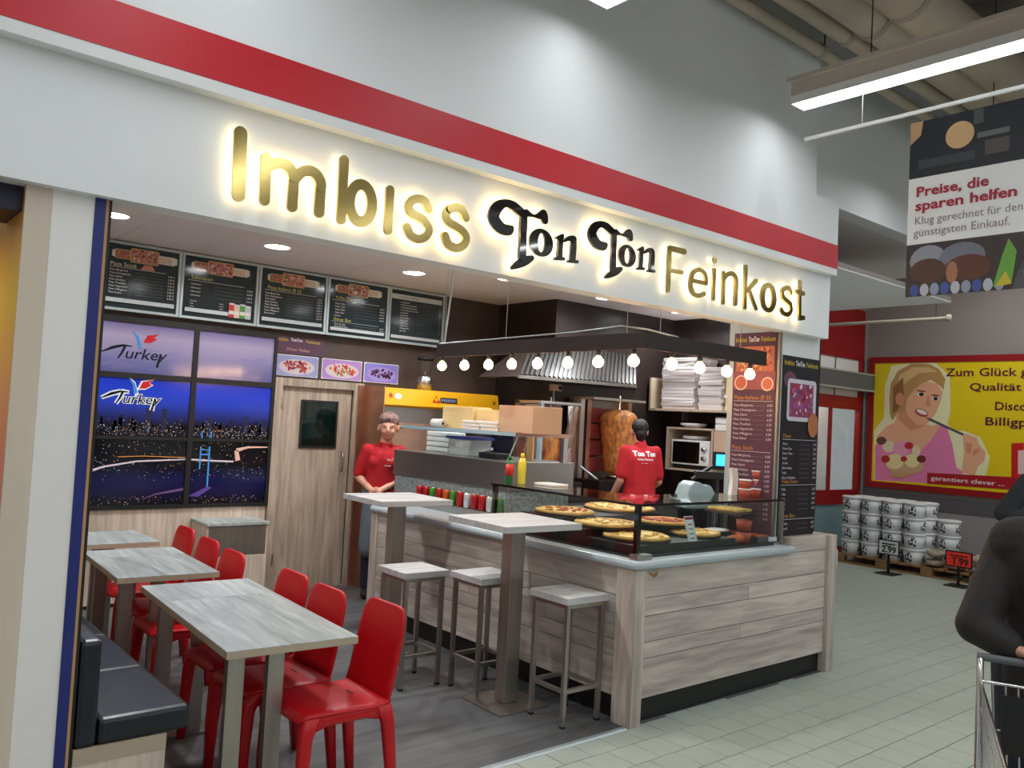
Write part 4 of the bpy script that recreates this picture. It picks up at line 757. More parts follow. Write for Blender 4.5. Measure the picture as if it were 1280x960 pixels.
# shelf with pizza boxes
sh = thing('wall_shelf', 'wall shelf carrying stacked pizza boxes', 'shelf', (7.7,5.9,1.9)); B().box((7.48,5.1,1.9),(7.949,6.4,1.925)).build('shelf_board', 'light_wood_edge', sh); B().box((7.48,6.375,1.926),(7.949,6.4,2.28)).build('side_panel', 'light_wood_edge', sh); B().box((7.9,5.15,1.8),(7.949,5.2,1.899)).box((7.9,6.2,1.8),(7.949,6.25,1.899)).build('bracket', 'steel', sh)
NUM = ['first','second','third','fourth','fifth','sixth','seventh','eighth','ninth','tenth','eleventh','twelfth','thirteenth','fourteenth','fifteenth']
mat('pizza_box', srgb(206,198,196), .75)
def pbox(w_, d_, name):
    o = thing(name, 'white pizza box', 'pizza box', (0,0,0), 'pizza boxes on the wall shelf'); B().box((-d_/2,-w_/2,0),(d_/2,w_/2,.037)).build('carton', 'pizza_box', o, .002); B().box((-d_/2-.0015,-w_/2+.01,.021),(-d_/2,w_/2-.01,.023)).build('lid_edge', 'grey_plastic', o); return o
for s_, (y, x, n_, w_, d_, nm) in enumerate(((6.02,7.72,15,.46,.4,'left'),(5.575,7.7,12,.30,.36,'right'))):
    pb = pbox(w_, d_, 'pizza_box')
    for k in range(n_):
        loc = (x+random.uniform(-.012,.012), y+random.uniform(-.012,.012), 1.926+.0385*k); lb = 'white pizza box in the '+nm+' stack on the wall shelf, '+NUM[k]+' from the bottom'
        if k == 0: pb.location = loc; pb['label'] = lb
        else: dup(pb, loc, random.uniform(-.04,.04), lb)
t = thing('kraft_box', 'brown cardboard box at the right end of the pizza box shelf', 'box', (7.7,5.25,1.926)); B().box((7.55,5.13,1.926),(7.9,5.4,2.36)).build('carton', 'cream_card', t, .004); B().box((7.5,5.13,2.06),(7.549,5.38,2.09)).build('flap', 'lid_white', t)
# microwave in its cabinet
mc = thing('microwave_cabinet', 'open wood cabinet holding the microwave', 'cabinet', (7.75,5.87,1.24))
for a, b in (((7.55,5.54,1.24),(7.949,6.18,1.262)),((7.55,5.54,1.7),(7.949,6.18,1.722)),((7.55,6.158,1.2625),(7.949,6.18,1.6995)),((7.55,5.54,1.2625),(7.949,5.562,1.6995)),((7.93,5.563,1.2625),(7.949,6.157,1.6995))): B().box(a, b).build('board', 'light_wood_edge', mc)
mw = thing('microwave', 'white microwave with black door and two knobs', 'microwave', (7.75,5.85,1.263))
B().box((7.58,5.6,1.31),(7.92,6.12,1.585)).build('body', 'white_plastic', mw, .006); B().box((7.572,5.73,1.33),(7.58,6.1,1.565)).build('door', 'black_gloss', mw, .003); B().box((7.6,5.62,1.2625),(7.9,6.1,1.31)).build('foot', 'black', mw)
for z in (1.49,1.39): B().lathe([(.03,0),(.026,-.03),(.0005,-.031)], (7.578,5.665,z), 16, axis='x').build('knob', 'chrome', mw)
t = thing('plate_pile', 'white plates lying on the microwave', 'plates', (7.75,5.9,1.586)); B().lathe([(.1,0),(.16,.02),(.16,.026),(.09,.012)], (7.75,5.9,1.5865), 24).lathe([(.1,0),(.16,.02),(.16,.026),(.09,.012)], (7.75,5.9,1.604), 24).build('plate', 'white_plastic', t)
t = thing('plate_pile', 'white plates lying on top of the microwave cabinet', 'plates', (7.72,5.9,1.723)); B().lathe([(.09,0),(.15,.03),(.15,.05),(.08,.03)], (7.72,5.93,1.723), 24).build('plate', 'white_plastic', t)
t = thing('card_cabinet', 'tan cardboard box hanging cabinet right of the microwave', 'box', (7.75,5.37,1.36)); B().box((7.56,5.2,1.36),(7.949,5.535,1.70)).build('carton', 'tan_card', t, .004)
for k in range(2): tag(B().box((7.56,5.2,1.702+.075*k),(7.9,5.53,1.774+.075*k)).build('foam_container', 'white_plastic', None, .012, (7.7,5.37,1.702+.075*k)), ['lower','upper'][k]+' white foam container on the cardboard box', 'container', 'foam containers by the microwave')
# till with customer display
q = at(893,600,'y',3.86); t = thing('till_display', 'black till stand with small blue customer screen', 'till', (q.x,3.86,.937)); X = q.x
B().box((X-.1,3.76,.937),(X+.1,3.92,.955)).build('base', 'black', t, .005); B().box((X-.02,3.83,.955),(X+.02,3.87,1.36)).build('pole', 'black', t)
fw = Vector((-.75,-.66,0)); rt = Vector((.66,-.75,0)).normalized()
c0 = Vector((X,3.86,1.38)); B().bar(c0-rt*.15+fw*.06+Vector((0,0,-.01)), c0+rt*.13+fw*.06+Vector((0,0,-.01)), .16, .05, (0,0,1)).bar(c0-rt*.17+fw*.1-Vector((0,0,.05)), c0-rt*.02+fw*.05+Vector((0,0,.06)), .05, .02).build('monitor_back', 'black', t)
c1 = Vector((X+.01,3.8,1.48)); B().bar(c1-rt*.075, c1+rt*.075, .03, .135).build('screen_case', 'black', t, .006); B().bar(c1-rt*.05+fw*.018+Vector((0,0,.004)), c1+rt*.05+fw*.018+Vector((0,0,.004)), .004, .085).build('screen', 'screen_blue', t)
# slicer with blue grey cover
t = thing('slicer_cover', 'blue grey rounded slicer cover standing behind the glass case', 'appliance', (4.85,3.88,.937)); 
pf = [(-.17,.2),(-.165,.3),(-.13,.37),(-.08,.395),(-.03,.39),(.01,.37),(.05,.375),(.09,.36),(.13,.31),(.2,.3),(.21,.27),(.21,.2)]
q = at(874,612,'y',3.8); X = q.x; B().prism(pf, (X,3.88,.937), (.8,-.25,0), (0,0,1), .16).build('cover', 'steelblue', t, .012); B().box((X-.12,3.75,.956),(X+.14,3.9,1.13)).build('machine_base', 'black_gloss', t, .01)
t = thing('white_receipt', 'white curved paper leaning on the right of the till', 'paper', (5.02,3.6,ZT+.001)); mb_ = B(); q = at(917,620,'y',3.55)
vs = []; 
for k in range(8): f = k/7; p = Vector((q.x-.015+.03*math.sin(f*2.2),3.56+.02*f,ZT+.001+.19*f)); vs += [p, p+Vector((.05,-.012,0)), p+Vector((.05,-.012,0))+Vector((0,.03,0)), p+Vector((0,.03,0))]
mb_.add(vs, [(4*k+i, 4*k+(i+1)%4, 4*k+4+(i+1)%4, 4*k+4+i) for k in range(7) for i in range(4)]+[(0,3,2,1),(28,29,30,31)]); mb_.build('sheet', 'white_plastic', t)
for k, (px, lvl, lb) in enumerate(((931,0,'bottom left'),(946,0,'bottom middle'),(960,0,'bottom right'),(932,1,'second layer left'),(949,1,'second layer right'),(948,2,'topmost'))):
    q = at(px, 622, 'y', 3.42); z = ZT+.001+.062*lvl; t = thing('sauce_tub', 'red brown sauce tub with white lid, '+lb+' of the tub stack', 'tub', (q.x,3.42,z), 'sauce tubs on the glass top')
    B().lathe([(.036,0),(.044,.052)], (q.x,3.42+.002*k,z), 18).build('tub', 'tub_red', t); B().lathe([(.046,.052),(.046,.06),(.03,.0605)], (q.x,3.42+.002*k,z), 18).build('lid', 'lid_white', t)
# long menus on the pier
def longmenu(name, o, u, w_, h_, board, label, secs, seed):
    t = thing(name, label, 'menu board', o); u = Vector(u); o = Vector(o); n_ = u.cross(Vector((0,0,1))); mb_ = B(); mb_.prism([(0,0),(w_,0),(w_,h_),(0,h_)], o, u, (0,0,1), .006); mb_.build('board', board, t)
    pr = Print(o+n_*.006, u, (0,0,1), .0008); [pr.text(tx,w_*x0_,h_-.065,.05,c_,bo,w_*wd/(max(v[0] for v in glyphs(tx,bo)[0])*.05)) for tx, x0_, wd, c_, bo in (('Imbiss',.03,.27,srgb(200,180,50),.01),('TonTon',.34,.25,wht,.03),('Feinkost',.63,.34,srgb(200,180,50),.01))]
    if seed == 1:
        pr.photo(w_*.05,h_-.28,w_*.9,.18,srgb(190,110,80),[srgb(210,150,110),srgb(150,60,50),srgb(110,130,60),srgb(226,200,160)],40,3); pr.rect(0,h_-.41,w_,.13,srgb(150,80,90)); pr.ell(w_*.2,h_-.36,.055,.055,srgb(230,200,180)); pr.ell(w_*.2,h_-.36,.045,.045,srgb(190,100,80)); pr.ell(w_*.82,h_-.37,.05,.05,srgb(230,200,180)); pr.ell(w_*.82,h_-.37,.04,.04,srgb(200,110,90))
    else:
        pr.ell(w_*.2,h_-.17,.08,.06,srgb(110,70,90)); pr.rrect(w_*.14,h_-.46,w_*.8,.3,.03,srgb(206,200,206)); pr.photo(w_*.2,h_-.43,w_*.66,.24,srgb(140,70,110),[srgb(110,40,90),srgb(170,90,140),srgb(190,60,60),srgb(214,190,200)],60,5); pr.ell(w_*.86,h_-.48,.07,.09,srgb(180,110,70))
    for (title, y, names) in secs:
        pr.text(title,.02,y,.04,srgb(206,140,50)); pr.rect(.015,y-.014,w_-.03,.004,srgb(190,180,190))
        for i, nm in enumerate(names): pr.text(nm,.02,y-.05-.034*i,.024,srgb(210,196,206),.006); pr.rect(w_*.5,y-.047-.034*i,w_*.28,.0018,srgb(140,120,140)); pr.text('6.50',w_-.015,y-.05-.034*i,.024,srgb(210,196,206),.006,right=True)
    pr.build('menu_print','print',t); return t
longmenu('purple_menu',(5.1975,3.652,1.0),(0,-1,0),.352,1.42,'purple_board','tall purple menu on the pier beside the bulb canopy',[('Pizza Italiano Ø 33',.94,P8[:8]),('Pizza Stück',.58,P8[:8]),('Lahmacun',.25,['Lahmacun']*4)],1)
mat('dark_board', srgb(24,14,18), .6)
longmenu('dark_menu',(5.235,3.279,.99),(1,0,0),.475,1.27,'dark_board','tall dark menu on the front of the white pier',[('Döner',.69,['Döner','Döner Käse','Döner Teller','Falafel','Dürüm','Dürüm Käse','Yufka','Döner Schafskäse']),('Yufka Döner',.37,['Yufka']*5),('Döner Box',.13,['Box klein','Box groß'])],2)
# downlights
def downlight(x, y, label):
    t = thing('downlight', label, 'ceiling lamp', (x,y,3.0), 'round downlights in the shop ceiling')
    B().lathe([(.115,0),(.115,-.006),(.1,-.008),(.1,0)], (x,y,2.9995), 28).build('trim_ring', 'white_gloss', t); B().lathe([(.1,-.002),(.0005,-.002)], (x,y,2.9995), 28).build('light_disc', 'down_white', t)
    l = bpy.data.lights.new('downlight_glow', 'AREA'); l.shape = 'DISK'; l.size = .18; l.energy = DOWN_W; l.color = (.95,.98,1); l.spread = math.radians(150); lo = bpy.data.objects.new('downlight_glow', l); COL.objects.link(lo); lo.parent = t; lo.location = (0,0,-.012)
for x, y, lb in ((1.6,6.34,'round downlight at the far left of the shop ceiling'),(2.85,6.4,'round downlight above the second menu board'),(4.2,6.45,'round downlight above the fourth menu board'),(4.89,5.93,'round downlight left of the kitchen'),(6.21,5.95,'round downlight above the kebab grills'),(7.4,5.93,'round downlight at the right kitchen wall'),
        (1.6,4.5,'round downlight above the front table row'),(2.85,4.5,'round downlight above the bar tables'),(4.9,4.5,'round downlight above the counter'),(6.3,4.7,'round downlight at the rear of the pier')): downlight(x, y, lb)
# ================================================================ seating
def ringloft(mb, st, n=14):
    """closed loft: stations (centre, side vector, half width, normal vector, half thickness)"""
    vs = []
    for c, sd, w_, nm, t_ in st:
        c, sd, nm = Vector(c), Vector(sd), Vector(nm)
        for k in range(n):
            a = 2*math.pi*k/n; cx, sy = math.cos(a), math.sin(a); f = lambda v, e_: math.copysign(abs(v)**e_, v)
            vs.append(c+sd*(w_*f(cx,.45))+nm*(t_*f(sy,.7)))
    m_ = len(st); mb.add(vs, [(i*n+k, i*n+(k+1)%n, (i+1)*n+(k+1)%n, (i+1)*n+k) for i in range(m_-1) for k in range(n)]+[tuple(range(n))[::-1], tuple((m_-1)*n+k for k in range(n))], None, True)
def make_chair():
    c = local(thing('plastic_chair', 'red plastic chair', 'chair', (0,0,0), 'red chairs along the tables'))
    Yv = (0,1,0); mb = B()
    ringloft(mb, [((-.225,0,.425),Yv,.17,(.5,0,.86),.006),((-.215,0,.437),Yv,.2,(.3,0,.95),.015),((-.19,0,.446),Yv,.21,(0,0,1),.018),((-.05,0,.443),Yv,.212,(0,0,1),.017),((.1,0,.436),Yv,.212,(-.05,0,1),.017),((.17,0,.44),Yv,.21,(-.3,0,.95),.018),((.2,0,.455),Yv,.208,(-.6,0,.8),.017)]); mb.build('seat', 'red_plastic', c)
    mb = B(); pts = [(.185,.43,.205),(.205,.50,.205),(.222,.58,.203),(.238,.66,.2),(.252,.73,.196),(.262,.78,.188),(.268,.81,.176),(.272,.828,.155),(.2735,.836,.12)]
    ringloft(mb, [((x,0,z),Yv,w_,(.98,0,-.2),.017 if w_ > .18 else .013) for x, z, w_ in pts]); mb.build('backrest', 'red_plastic', c)
    for sx, sy in ((-1,-1),(-1,1),(1,-1),(1,1)):
        p = [((-.17 if sx < 0 else .165), sy*.185, .44), ((-.195 if sx < 0 else .195), sy*.193, .36), ((-.205 if sx < 0 else .215), sy*.198, .2), ((-.21 if sx < 0 else .235), sy*.202, .0)]
        mb = B(); ringloft(mb, [(q_,(1,0,0),r_,(0,1,0),r_*.8) for q_, r_ in zip(p,(.04,.03,.026,.02))], 10); mb.build('leg', 'red_plastic', c)
    for sy in (-1,1):
        mb = B(); ringloft(mb, [((x,sy*.19,z),(0,0,1),h_,(0,1,0),.018) for x, z, h_ in ((-.19,.405,.035),(-.1,.418,.022),(.08,.416,.02),(.18,.405,.035))], 10); mb.build('side_rail', 'red_plastic', c)
    B().box((.1,-.035,.4505),(.108,.035,.4545)).build('drain_slot', 'black', c); return c
ch = make_chair(); ch.scale = (1,.92,1); YS = [3.33,3.735,4.16,4.9,5.4,5.95]; tp = [(478,750),(417,735),(370,715),(292,688),(262,673),(231,658)]
lbs = ['red plastic chair nearest the hall at the front table','red plastic chair in the middle of the front table','red plastic chair at the far end of the front table','nearest of the three red chairs at the second table','middle of the three red chairs at the second table','red chair farthest back, by the waste cabinet']
for k, (px, py) in enumerate(tp):
    q = at(px, py, 'z', .835); loc = (q.x-.272, YS[k], 0)
    if k == 0: ch.location = loc; ch['label'] = lbs[0]
    else: dup(ch, loc, 0, lbs[k])
    print('chair', k, [round(v,2) for v in loc])
def make_table(name, label, cx, cy, w_, l_, rz, leaf):
    t = local(thing(name, label, 'table', (cx,cy,0), 'dining tables')); t.rotation_euler = (0,0,rz); zt = .745
    y0, y1 = -l_/2, l_/2; ys = y1-leaf
    B().box((-w_/2,y0,zt-.032),(w_/2,ys-.0012,zt)).build('tabletop', 'table_y', t, .0015)
    if leaf > 0: B().box((-w_/2,ys+.0012,zt-.032),(w_/2,y1,zt)).build('leaf', 'table_y', t, .0015)
    for a in (y0+.0,): B().box((-w_/2-.0006,y0-.0008,zt-.031),(w_/2+.0006,y1+.0008,zt-.003)).build('edge_band', 'light_wood_edge', t)
    for sy in (y0+.16, y1-.16):
        for sx in (-.02,-.19): B().box((sx-.035,sy-.022,.012),(sx+.035,sy+.022,zt-.033)).build('leg', 'brushed', t, .002)
        B().box((-w_/2+.0,sy-.04,0),(w_/2-.22,sy+.04,.012)).build('foot_bar', 'steel_dark', t)
    return t
make_table('dining_table','front dining table with pale grey wood top and leaf seam',1.65,3.865,.56,1.36,-.06,.40)
make_table('dining_table','second dining table behind the front one',1.655,5.25,.545,.94,-.05,.28)
make_table('dining_table','small rear dining table under the picture wall',1.68,6.25,.54,.58,0,0)
# bench
bn = thing('bench', 'black leather bench with light wood base along the left wall', 'bench', (.82,3.26,0))
B().box((.815,3.262,.06),(1.12,7.3,.42)).build('base', 'wall_board', bn); B().box((.815,3.25,0),(1.135,3.261,.405)).build('end_panel', 'wall_board', bn); B().box((.815,3.246,.4055),(1.135,3.262,.46)).build('end_rail', 'light_wood_edge', bn)
for k in range(7): y0 = 3.245+.58*k; B().box((.892,y0+.002,.4605),(1.22,y0+.577,.555)).build('seat_cushion', 'leather', bn, .018); B().box((.815,y0+.002,.4605),(.89,y0+.577,.84)).build('back_cushion', 'leather', bn, .018)
# bar tables and stools
def bar_table(cx, cy, label, rz):
    t = local(thing('bar_table', label, 'bar table', (cx,cy,0), 'bar tables')); t.rotation_euler = (0,0,rz)
    B().box((-.29,-.29,1.062),(.29,.29,1.1)).build('top', 'top_white', t, .002); B().box((-.12,-.12,1.05),(.12,.12,1.0615)).build('mounting_plate', 'steel_dark', t); B().box((-.05,-.05,.013),(.05,.05,1.05)).build('column', 'brushed', t, .003); B().box((-.19,-.19,0),(.19,.19,.012)).build('base_plate', 'brushed', t, .002); return t
q = at(645,648,'y',3.92); print('bar1 z', q)
bar_table(3.37,3.9,'white topped bar table closest to the glass case',-.04)
q = at(513,622,'z',1.1); print('bar2', q); bar_table(3.37,5.22,'white topped bar table farther back near the woman',-.04)
def make_stool():
    t = local(thing('bar_stool', 'bar stool', 'stool', (0,0,0), 'bar stools')); a = .135
    B().box((-.165,-.165,.685),(.165,.165,.725)).build('seat', 'top_white', t, .004)
    for sx in (-1,1):
        for sy in (-1,1): l = B().box((sx*a-.0125,sy*a-.0125,.012),(sx*a+.0125,sy*a+.0125,.684)).build('leg', 'brushed', t); B().box((sx*a-.013,sy*a-.013,0),(sx*a+.013,sy*a+.013,.012)).build('foot_cap', 'black', l)
    for z in (.2,.672):
        for s_ in (-1,1): B().box((-a+.0125,s_*a-.011,z-.011),(a-.0125,s_*a+.011,z+.011)).build('rail', 'brushed', t); B().box((s_*a-.011,-a+.0125,z-.011),(s_*a+.011,a-.0125,z+.011)).build('rail', 'brushed', t)
    return t
st = make_stool(); st.location = (3.5,3.53,0); st.rotation_euler = (0,0,-.02); st['label'] = 'bar stool with white seat nearest the counter corner post'
for px, py, lb in ((608,716,'middle bar stool partly hidden by the front bar table column'),(517,709,'bar stool farthest back, left of the other two')):
    q = at(px, py, 'z', .725); print('stool', q); dup(st, (min(q.x,3.5),q.y,0), -.02, lb)
# ================================================================ hall furniture on the right
ad = thing('advert_poster', 'yellow advert poster of a smiling woman eating ice cream in red frame', 'poster', (12.5,6.3,.98))
aY0, aY1, aZ0, aZ1 = 6.31, 3.4, .985, 2.95
B().box((12.47,aY1,aZ0),(12.4875,aY0,aZ1)).build('panel', 'yellow', ad)
for a, b in (((12.455,aY1,aZ0),(12.4875,aY0,aZ0+.09)),((12.455,aY1,aZ1-.09),(12.4875,aY0,aZ1)),((12.455,aY0-.09,aZ0+.09),(12.4875,aY0,aZ1-.09)),((12.455,aY1,aZ0+.09),(12.4875,aY1+.09,aZ1-.09))): B().box(a, b).build('frame_bar', 'red_paint', ad)
pr = Print((12.47,aY0,aZ0),(0,-1,0),(0,0,1),.0012)
def ap(pts):
    o_ = []
    for x, y in pts: q = at(1080+x/4.8, 430+y/4.8, 'x', 12.469); o_.append((min(max(aY0-q.y,.092),2.8), min(max(q.z-aZ0,.092),1.87)))
    return o_
def ael(x, y, rx, ry, c, n=18, rot=0.): pr.poly(ap([(x+rx*math.cos(a)*math.cos(rot)-ry*math.sin(a)*math.sin(rot), y+rx*math.cos(a)*math.sin(rot)+ry*math.sin(a)*math.cos(rot)) for a in [-2*math.pi*i/n for i in range(n)]]), c)
pr.rect(.09,.09,2.73,1.785,srgb(236,206,20))
glow = srgb(244,238,190)
pr.poly(ap([(62,810),(62,520),(120,440),(125,260),(165,130),(300,88),(430,105),(515,190),(520,400),(500,480),(545,520),(600,520),(700,560),(755,680),(730,790)][::-1][::-1]), glow)
pink = srgb(236,132,176); sk = srgb(240,178,140); sk2 = srgb(222,150,112)
pr.poly(ap([(66,815),(66,610),(130,555),(220,520),(440,485),(500,505),(530,600),(555,740),(600,770),(560,800),(380,835)]), pink)
pr.poly(ap([(70,560),(140,490),(185,470),(205,370),(350,430),(372,485),(455,492),(400,580),(335,645),(240,610),(140,575)]), sk)
pr.poly(ap([(205,370),(350,440),(365,490),(280,520),(205,450)]), sk2)
pr.poly(ap([(245,300),(280,245),(370,222),(440,240),(472,290),(458,350),(430,420),(375,485),(320,487),(270,440),(235,370)]), sk)
pr.poly(ap([(152,330),(160,240),(205,160),(285,118),(385,118),(450,150),(488,210),(478,275),(455,250),(400,215),(350,235),(300,275),(258,330),(248,400),(205,410),(170,460),(155,420)]), srgb(196,150,92))
pr.poly(ap([(210,190),(290,140),(390,140),(440,165),(330,175),(250,230),(205,300)]), srgb(226,190,130)); pr.poly(ap([(175,260),(235,200),(240,330),(200,400),(172,420)]), srgb(150,104,62))
ael(215,330,26,38,sk2); 
for x, y, rx in ((343,302,26),(428,328,22)): ael(x,y,rx,11,srgb(240,232,226)); ael(x+2,y,rx*.6,11,srgb(50,36,34)); ael(x,y-20,rx*1.2,5,srgb(130,84,56),10,.15)
pr.poly(ap([(385,300),(402,365),(388,378),(368,368)]), sk2)
ael(345,412,42,22,srgb(196,70,70),18,.38); ael(347,408,34,12,srgb(248,242,238),18,.38)
pr.poly(ap([(368,440),(398,445),(600,538),(596,552),(395,460)]), srgb(90,90,96)); 
pr.poly(ap([(585,770),(602,650),(592,560),(612,538),(680,562),(692,605),(732,650),(722,700),(684,735),(665,790)]), sk); pr.poly(ap([(610,590),(650,600),(640,660),(615,650)]), sk2); pr.poly(ap([(650,640),(690,620),(700,640),(655,680)]), sk2)
ael(250,735,115,50,srgb(214,170,130)); ael(150,615,40,36,srgb(230,214,180)); ael(225,628,50,48,srgb(240,160,190)); ael(185,705,54,46,srgb(240,220,160)); ael(290,700,46,42,srgb(244,226,170)); ael(270,610,26,22,srgb(196,40,44)); ael(315,640,26,34,srgb(240,220,180)); ael(130,690,26,22,srgb(190,40,40)); ael(345,690,28,22,srgb(120,50,40)); ael(240,690,20,16,srgb(190,40,40)); ael(215,785,60,18,srgb(206,160,110)); ael(105,580,30,24,srgb(110,70,50))
pr.poly(ap([(380,772),(960,802),(960,880),(380,838)]), srgb(176,24,34)); pr.poly(ap([(885,597),(960,592),(960,802),(885,800)]), srgb(206,30,34)); pr.poly(ap([(925,640),(960,636),(960,780),(925,780)]), srgb(236,200,196))
def atext(txt, x0, y0, x1, h_, c, bold):
    (ua, va), = ap([(x0,y0)]); (ub, _), = ap([(x1,y0)]); (_, vt), = ap([(x0,y0-h_)]); vs_, _f2 = glyphs(txt, bold); size = (vt-va)/.72; w1 = max(v[0] for v in vs_); pr.text(txt, ua, va, size, c, bold, (ub-ua)/(w1*size))
dk = srgb(96,24,50)
atext('Zum Glück g',492,193,985,48,dk,.014); atext('Qualität',632,278,945,46,dk,.014); atext('Disco',782,395,978,50,dk,.014); atext('Billigp',722,486,980,50,dk,.014); atext('garantiert clever ...',402,815,845,26,srgb(240,226,226),.014)
pr.build('poster_print', 'print', ad)
# pallet, buckets, bags
pl = thing('pallet', 'wooden pallet under the buckets and bags', 'pallet', (11.6,5,0))
for k in range(3): x = 11.0+.53*k; B().box((x,3.5,0),(x+.1,5.98,.022)).build('bottom_board', 'pallet_wood', pl)
for k in range(3):
    for j in range(5): B().box((11.0+.53*k,3.5+.585*j,.0225),(11.1+.53*k,3.64+.585*j,.1)).build('block', 'pallet_wood', pl)
for j in range(17): B().box((11.0,3.5+.147*j,.1005),(12.18,3.62+.147*j,.122)).build('deck_board', 'pallet_wood', pl)
def make_bucket():
    t = local(thing('plastic_bucket', 'bucket', 'bucket', (0,0,0), 'white buckets stacked on the pallet'))
    B().lathe([(.115,0),(.132,.165)], (0,0,0), 20).build('bucket_body', 'bucket', t); B().lathe([(.138,.165),(.14,.185),(.13,.196),(.12,.19)], (0,0,0), 20).build('lid', 'white_plastic', t)
    for base in (math.pi*.95, math.pi*1.55, math.pi*.4):
        mb = B()
        for (da, z0, z1, wd) in ((-.32,.04,.11,.1),(-.05,.05,.075,.25),(.0,.095,.125,.18),(.25,.03,.06,.2),(.32,.08,.12,.08),(.1,.13,.145,.3)):
            n_ = 4; rr = lambda z: .115+.017*z/.165+.001; vs = []
            for i in range(n_+1): a = base+da+wd*(i/n_-.5)*1.2; vs += [(rr(z0)*math.cos(a),rr(z0)*math.sin(a),z0),(rr(z1)*math.cos(a),rr(z1)*math.sin(a),z1)]
            mb.add(vs, [(2*i,2*i+2,2*i+3,2*i+1) for i in range(n_)])
        mb.build('label_print', 'navy', t)
    return t
bk0 = make_bucket(); first_ = True; LW = ['bottom','second','third','top']; CW = ['leftmost','second','third','fourth','rightmost']
for r_ in range(2):
    for c_ in range(5 if r_ else 4):
        for k in range(4 if c_ < 4 else 3):
            loc = (11.16+.285*r_, 5.82-.285*c_-.03*r_, .1225+.1965*k); lb = LW[k]+' layer white bucket, '+(CW[c_] if c_ < 5 else 'outermost')+' column, '+('front' if r_ == 0 else 'rear')+' row of the pallet'
            if first_: bk0.location = loc; bk0['label'] = lb; bk0.rotation_euler = (0,0,random.uniform(-.4,.4)); first_ = False
            else: dup(bk0, loc, random.uniform(-.4,.4), lb)
R = random.Random(9)
for i in range(6):
    for k in range(2 if i < 5 else 1):
        y = 4.69-.262*i; x = 11.15; t = thing('food_bag', ['lower','upper'][k]+' clear bag of brown goods, '+['first','second','third','fourth','fifth','sixth'][i]+' right of the bucket stack', 'bag', (x,y,.123+.118*k), 'bags on the pallet')
        mb = B(); mb.ball((0,0,0), (.14,.112,.05), 16); mb.v = [(x+a*R.uniform(.93,1.07), y+b*R.uniform(.93,1.07), .178+.118*k+(c if c > -.045 else -.05)) for a, b, c in mb.v]; mb.build('filling', 'bag', t)
        mb = B(); mb.ball((0,0,0), (.145,.125,.055), 12); mb.v = [(x+a*R.uniform(.92,1.06), y+b*R.uniform(.94,1.04), max(.1235+.118*k,.18+.118*k+c*R.uniform(.8,1.2))) for a, b, c in mb.v]; mb.build('film', 'film', t)
def price_sign(px0, px1, py0, py1, X, m_, txt, label, tc_):
    a, b = at(px0,py0,'x',X), at(px1,py1,'x',X); t = thing('price_sign', label, 'price sign', (X,(a.y+b.y)/2,0)); y0, y1, z0, z1 = b.y, a.y, b.z, a.z
    B().box((X,y0,z0),(X+.012,y1,z1)).build('frame', 'black', t); B().box((X-.003,y0+.015,z0+.015),(X,y1-.015,z1-.015)).build('card', m_, t); B().box((X,(y0+y1)/2-.015,.01),(X+.012,(y0+y1)/2+.015,z0)).build('stem', 'black', t); B().box((X-.12,(y0+y1)/2-.12,0),(X+.14,(y0+y1)/2+.12,.012)).build('foot', 'black', t)
    p2 = Print((X-.003,y1,z0),(0,-1,0),(0,0,1),.001); w_ = y1-y0; h_ = z1-z0; p2.rect(.05,h_*.68,w_-.1,.016,tc_); p2.rect(.08,h_*.55,w_-.18,.012,tc_); p2.text(txt,w_-.04,h_*.17,.11,tc_,.03,right=True); p2.build('sign_print','print',t)
mat('sign_red', srgb(250,60,44), .4); price_sign(1098,1124,673,696,10.7,'white_plastic','2.99','white price sign on a stand in front of the buckets',srgb(40,40,46)); price_sign(1182,1215,687,712,10.7,'sign_red','1.99','bright red price sign on a stand in front of the bags',srgb(60,20,20))
q = at(1037,705,'z',0); t = thing('barrier_bracket', 'low white metal bracket beside the entrance', 'bracket', (q.x,q.y,0)); B().tube([(q.x,q.y-.1,0),(q.x,q.y-.1,.2),(q.x,q.y+.2,.2),(q.x,q.y+.2,0)], .012, 8).build('bow', 'white_plastic', t); B().tube([(q.x,q.y+.05,0),(q.x,q.y+.05,.2)], .012, 8).build('strut', 'white_plastic', t)
# hanging rail with price banner under the luminaire
X = 4.745; rl = thing('banner_rail', 'thin white rail hanging under the bright luminaire', 'rail', (X,2.0,3.57)); B().box((X-.008,-1.2,3.565),(X+.008,2.875,3.585)).build('rail', 'white_gloss', rl)
for y in (2.5,.9,-.8): B().tube([(X,y,3.585),(X,y,3.79)], .002, 6).build('wire', 'steel', rl)
bn2 = thing('hanging_banner', 'hanging price banner with red writing on a white band', 'banner', (X,1.6,2.51)); Y0, Y1, Z0, Z1 = 2.205, .95, 2.513, 3.515
B().box((X-.002,Y1,Z0),(X+.002,Y0,Z1)).build('sheet', 'white_gloss', bn2)
for y in (Y0-.12,Y1+.2): B().tube([(X,y,Z1),(X,y,3.565)], .003, 6).build('clip', 'steel_dark', bn2)
pr = Print((X-.002,Y0,Z0),(0,-1,0),(0,0,1),.0008); W_ = Y0-Y1; zb, zt = 2.81-Z0, 3.19-Z0; H2 = Z1-Z0
pr.rect(0,0,W_,H2,srgb(246,248,250)); pr.rect(0,zt,W_,H2-zt,srgb(36,38,44)); pr.poly([(0,H2),(.07,H2),(.06,H2-.08),(0,H2-.13)],srgb(190,150,110)); pr.ell(.27,zt+.2,.075,.075,srgb(214,176,130),22)
